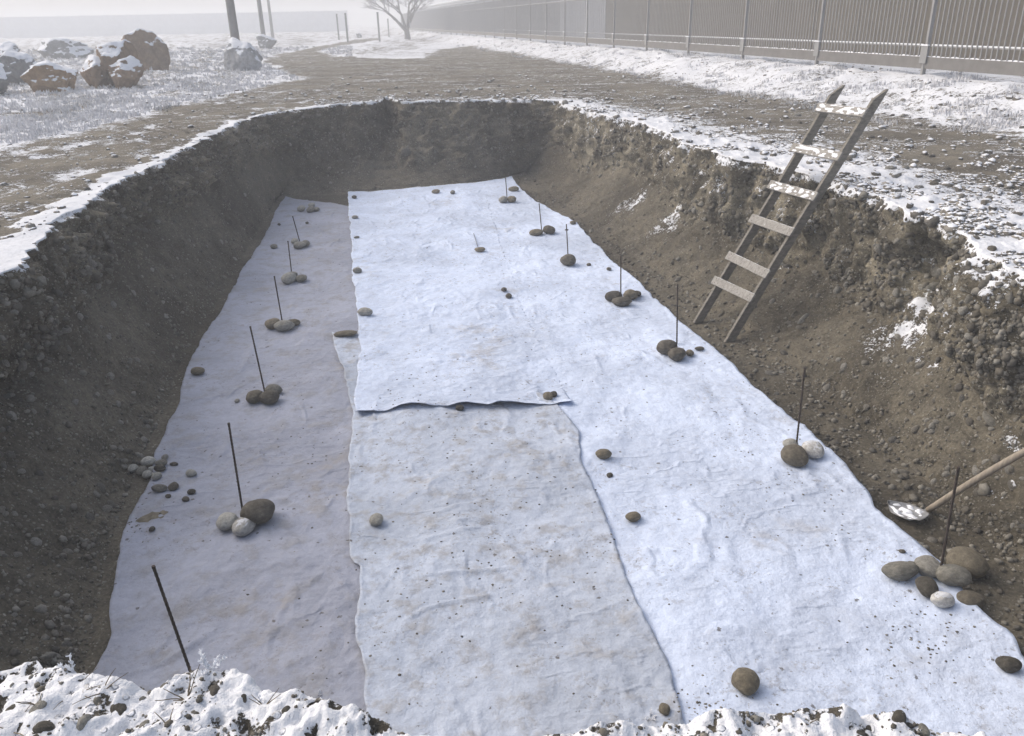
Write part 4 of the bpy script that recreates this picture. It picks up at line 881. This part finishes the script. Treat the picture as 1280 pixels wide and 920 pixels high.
for k in range(K0, K1):
    o_ = FD*fstep*k; zz = .0
    p = obj('post', me_post, fence, o_); pl = obj('bracket', me_plate, fence, o_)
    if k < 12: obj('snow_cap', me_ps, pl, (0, 0, 0))
    c = FD*fstep*(k+.5); bm_ = obj('plinth_board', me_beam, fence, c); obj('snow_cap', me_bsn, bm_)
    r1_ = obj('rail', me_rail, fence, c); r2_ = obj('rail', me_rail2, fence, c)
    obj('snow_cap', me_rsn, r2_); obj('snow_cap', me_rsn1, r1_)
    m_ = int((fstep-.2)/.135)
    for q in range(m_):
        off = c + FD*(-(m_-1)/2+q)*.135
        if -1 <= k < 11 and npk < 298: obj('picket', me_pick, fence, off); npk += 1
        else: far_mb.box(off+FN*-.0245+UPZ*1.45, FN*.009, FD*.011, UPZ*1.07)
o = obj('pickets', far_mb.mesh('pickets', M_FENCE), fence); tag(o, kind='stuff')

# ------------------------------------------------------------------ buildings behind the fence
XB = 7.2
hall_o = O3 + FN*XB; hall_o[2] = .1
def along(u):          # distance along the wall line where it crosses picture column u
    lo, hi = -60., 400.
    for _ in range(60):
        m = (lo+hi)/2; q = hall_o+FD*m-CAM; uu = 640+1000*(q@RT)/(q@FW)
        if q@FW <= 0 or uu > u: lo = m
        else: hi = m
    return lo
s_a, s_b, s_c = along(516), along(700), along(762)
H1 = 3.9
hall = empty('industrial_hall', hall_o); tag(hall, 'long grey industrial hall fading into fog behind the fence', 'hall')
def wallbox(nm, s0, s1, h, mat, par, thick=6., off=0., z0=-.6):
    mb = MB(); mb.box(FD*(s0+s1)/2 + FN*(thick/2+off) + UPZ*(h+z0)/2, FD*abs(s1-s0)/2, FN*thick/2, UPZ*(h-z0)/2); return obj(nm, mb.mesh(nm, mat), par)
wallbox('wall', s_b, s_a, H1, M_HALL, hall); wl = wallbox('wall', s_c-.05, s_b-.02, H1+.3, M_HALLP, hall); wl['label'] = 'paler ribbed wall section'
rb = MB(); s = s_c
while s < s_a:
    pale = s < s_b
    if not pale: rb.box(FD*s + FN*-.03 + UPZ*(H1/2), FN*.03, FD*.10, UPZ*(H1/2)); 
    s += .6 if s < s_b + 20 else 1.2
obj('cladding_ribs', rb.mesh('cladding_ribs', M_HALL), hall)['kind'] = 'stuff'
s = s_c+.25
while s < s_b-.2:
    mb = MB().box(FD*s + FN*-.03 + UPZ*(H1/2+.1), FN*.03, FD*.06, UPZ*(H1/2)); obj('rib', mb.mesh('rib', M_HALLP), hall); s += .45
rf = MB(); rf.box(FD*(s_a+s_c)/2 + FN*2.85 + UPZ*(H1+.42), FD*(s_a-s_c)/2, FN*3.1, UPZ*.10); ro = obj('roof', rf.mesh('roof', mat_simple('roof_edge', (.35, .36, .38), .7)), hall)
rs = MB(); rs.box(FD*(s_a+s_c)/2 + FN*2.85 + UPZ*(H1+.56), FD*(s_a-s_c)/2, FN*3.05, UPZ*.035); obj('snow_cover', rs.mesh('snow_cover', M_SNOWM), ro)
gu = MB(); gu.box(FD*(s_a+s_c)/2 + FN*-.30 + UPZ*(H1+.12), FD*(s_a-s_c)/2, FN*.06, UPZ*.06); obj('gutter', gu.mesh('gutter', M_HALLP), hall)
shed = empty('warehouse', hall_o); tag(shed, 'tall plain brownish warehouse wall close behind the pickets on the right', 'warehouse')
s = s_c; k = 0
while s > along(1280)-14:
    s2 = s-3.0; wp = wallbox('wall_panel', s2+.012, s-.012, 6.4, M_BROWN, shed, .25, -.35+.004*(k % 2)); s = s2; k += 1
wallbox('wall', s+.1, s_c-.1, 6.38, M_BROWN, shed, 8., .0)
mb = MB(); mb.box(FD*(s+s_c)/2+FN*3.7+UPZ*6.55, FD*(s_c-s)/2, FN*4.3, UPZ*.12); obj('roof', mb.mesh('roof', M_HALL), shed)

# ------------------------------------------------------------------ far wall, poles, posts, tree
fw0 = at_y(-70, 48, 190.); fw1 = at_y(436, 42, 205.); fw0[2] = fw1[2] = -.2; dv = fw1-fw0; L = np.linalg.norm(dv); dv /= L; npn = 18
fwall = empty('concrete_wall', fw0); tag(fwall, 'long pale concrete panel wall almost lost in fog at the back left', 'wall')
hW = 4.6; mb = MB().box(dv*(L/npn/2)+UPZ*hW/2, dv*(L/npn/2-.04), np.cross(dv, UPZ)*.08, UPZ*hW/2); me_pn = mb.mesh('panel', M_FAR)
mb = MB().box(UPZ*hW/2+UPZ*.05, dv*.14, np.cross(dv, UPZ)*.16, UPZ*(hW/2+.05)); me_pp = mb.mesh('post', M_FAR)
for k in range(npn): obj('panel', me_pn, fwall, dv*L/npn*k)
for k in range(npn+1): obj('post', me_pp, fwall, dv*L/npn*k)
def pole(u, v, y, w_, h, label, tu=None):
    P = at_y(u, v, y); P[2] = drop(P[0], P[1], 4)-.1; root = empty('utility_pole', P); tag(root, label, 'pole', 'utility poles on the field')
    mb = MB(); n = 8; mb.tube([UPZ*h*i/n for i in range(n+1)], [w_*(1-.35*i/n) for i in range(n+1)], 10); obj('shaft', mb.mesh('shaft', M_POLE, True), root)
    mb = MB().box(UPZ*(h-.5), (1.0, .2, 0), (-.01, .05, 0), (0, 0, .06)); ca = obj('crossarm', mb.mesh('crossarm', M_POLE), root)
    for x in (-.9, 0, .9): obj('insulator', MB().tube([(x, x*.2, h-.44), (x, x*.2, h-.36), (x, x*.2, h-.3)], [.03, .05, .03], 8).mesh('insulator', M_FAR, True), ca)
pole(296, 62, 36, .19, 7.6, 'nearest thick utility pole rising behind the grey boulder')
pole(330, 50, 66, .18, 8.0, 'middle thin utility pole behind the snow covered rock')
pole(341, 46, 92, .17, 8.0, 'farthest faint utility pole, rightmost of the three')
def gpost(u, v, y, vtop, w_, label):
    P = at_y(u, v, y); P[2] = drop(P[0], P[1], 4)-.1; h = at_y(u, vtop, y)[2]-P[2]; root = empty('gate_post', P); tag(root, label, 'post', 'posts by the far end of the track')
    obj('shaft', MB().box(UPZ*h/2, (w_, 0, 0), (0, w_, 0), UPZ*h/2).mesh('shaft', M_POLE), root); obj('cap', MB().box(UPZ*(h+.03), (w_*1.2, 0, 0), (0, w_*1.2, 0), (0, 0, .03)).mesh('cap', M_POLE), root)
gpost(423, 41, 96, 18, .07, 'faint thin post left of the track end'); gpost(434, 43, 84, 17, .08, 'darker post beside the tiny far rock'); gpost(474, 44, 84, 16, .08, 'lone post between the track end and the tree'); gpost(486, 41, 105, 24, .07, 'short faint post just left of the tree')
def tree(u, v, y, h, label):
    P = at_y(u, v, y); P[2] = drop(P[0], P[1], 4)-.05; root = empty('frosted_tree', P); tag(root, label, 'tree'); tr, cr = MB(), MB(); rg = random.Random(12)
    def grow(p, d, L, r, lev, wind):
        pts = [p]; dd = d.copy(); n = 5
        for i in range(n):
            dd = dd + np.array([rg.gauss(0, .12), rg.gauss(0, .12), rg.gauss(.02, .05)]); dd /= np.linalg.norm(dd); pts.append(pts[-1]+dd*L/n)
        (tr if lev < 3 else cr).tube(pts, [r*(1-.12*i) for i in range(n+1)], 6 if lev < 3 else 3, False)
        if lev >= 6: return
        for k in range(3 if lev < 4 else 5):
            q = pts[rg.randrange(2, n+1)]; a = rg.uniform(0, 6.28); sp = rg.uniform(.45, .95)
            e = dd + sp*np.array([math.cos(a), math.sin(a), rg.uniform(-.25, .35)]); e /= np.linalg.norm(e); grow(q, e, L*rg.uniform(.58, .78), max(.014, r*.55), lev+1, wind)
    tr.tube([(0, 0, -.2), (0, 0, .5), (-.05, 0, 1.0)], [.36, .30, .27], 9, False)
    grow(np.array([-.08, 0, .9]), np.array([-.62, .1, .85]), h*.40, .20, 1, 0); grow(np.array([0, 0, .9]), np.array([.12, -.1, 1.]), h*.38, .20, 1, 0); grow(np.array([-.05, 0, .95]), np.array([-.28, .2, .95]), h*.36, .17, 1, 0); grow(np.array([0., 0, .9]), np.array([.55, .2, .9]), h*.34, .15, 1, 0)
    obj('trunk', tr.mesh('trunk', M_BARK, True), root); obj('crown', cr.mesh('crown', M_TWIG), root)
tree(509, 42, 92, 7.4, 'bare frosted tree with a forked trunk at the far end of the fence')

# ------------------------------------------------------------------ haze
hz = NT('haze'); hz.t.nodes.remove(hz.b); vol = hz.n('ShaderNodeVolumePrincipled'); vol.inputs['Color'].default_value = (.95, .97, .995, 1); vol.inputs['Density'].default_value = HAZE; vol.inputs['Anisotropy'].default_value = .1
hz.t.links.new(vol.outputs[0], hz.out.inputs['Volume'])
ext = float(np.abs(GV[..., :2]).max())+15
ho = obj('haze', MB().box((0, 0, 3.6), (ext, 0, 0), (0, ext, 0), (0, 0, 6.9)).mesh('haze', hz.m)); tag(ho, 'thick pale winter fog over the whole site', None, None, 'stuff')
print('TRIS', sum(len(o.data.loops)-2*len(o.data.polygons) for o in SC.objects if o.type == 'MESH' and o.data.users == 1), 'zmin', GV[..., 2].min(), 'fstep', fstep, 'NA', NA, 'NS', NS, 'npk', npk, 'hall', s_a, s_b, s_c)
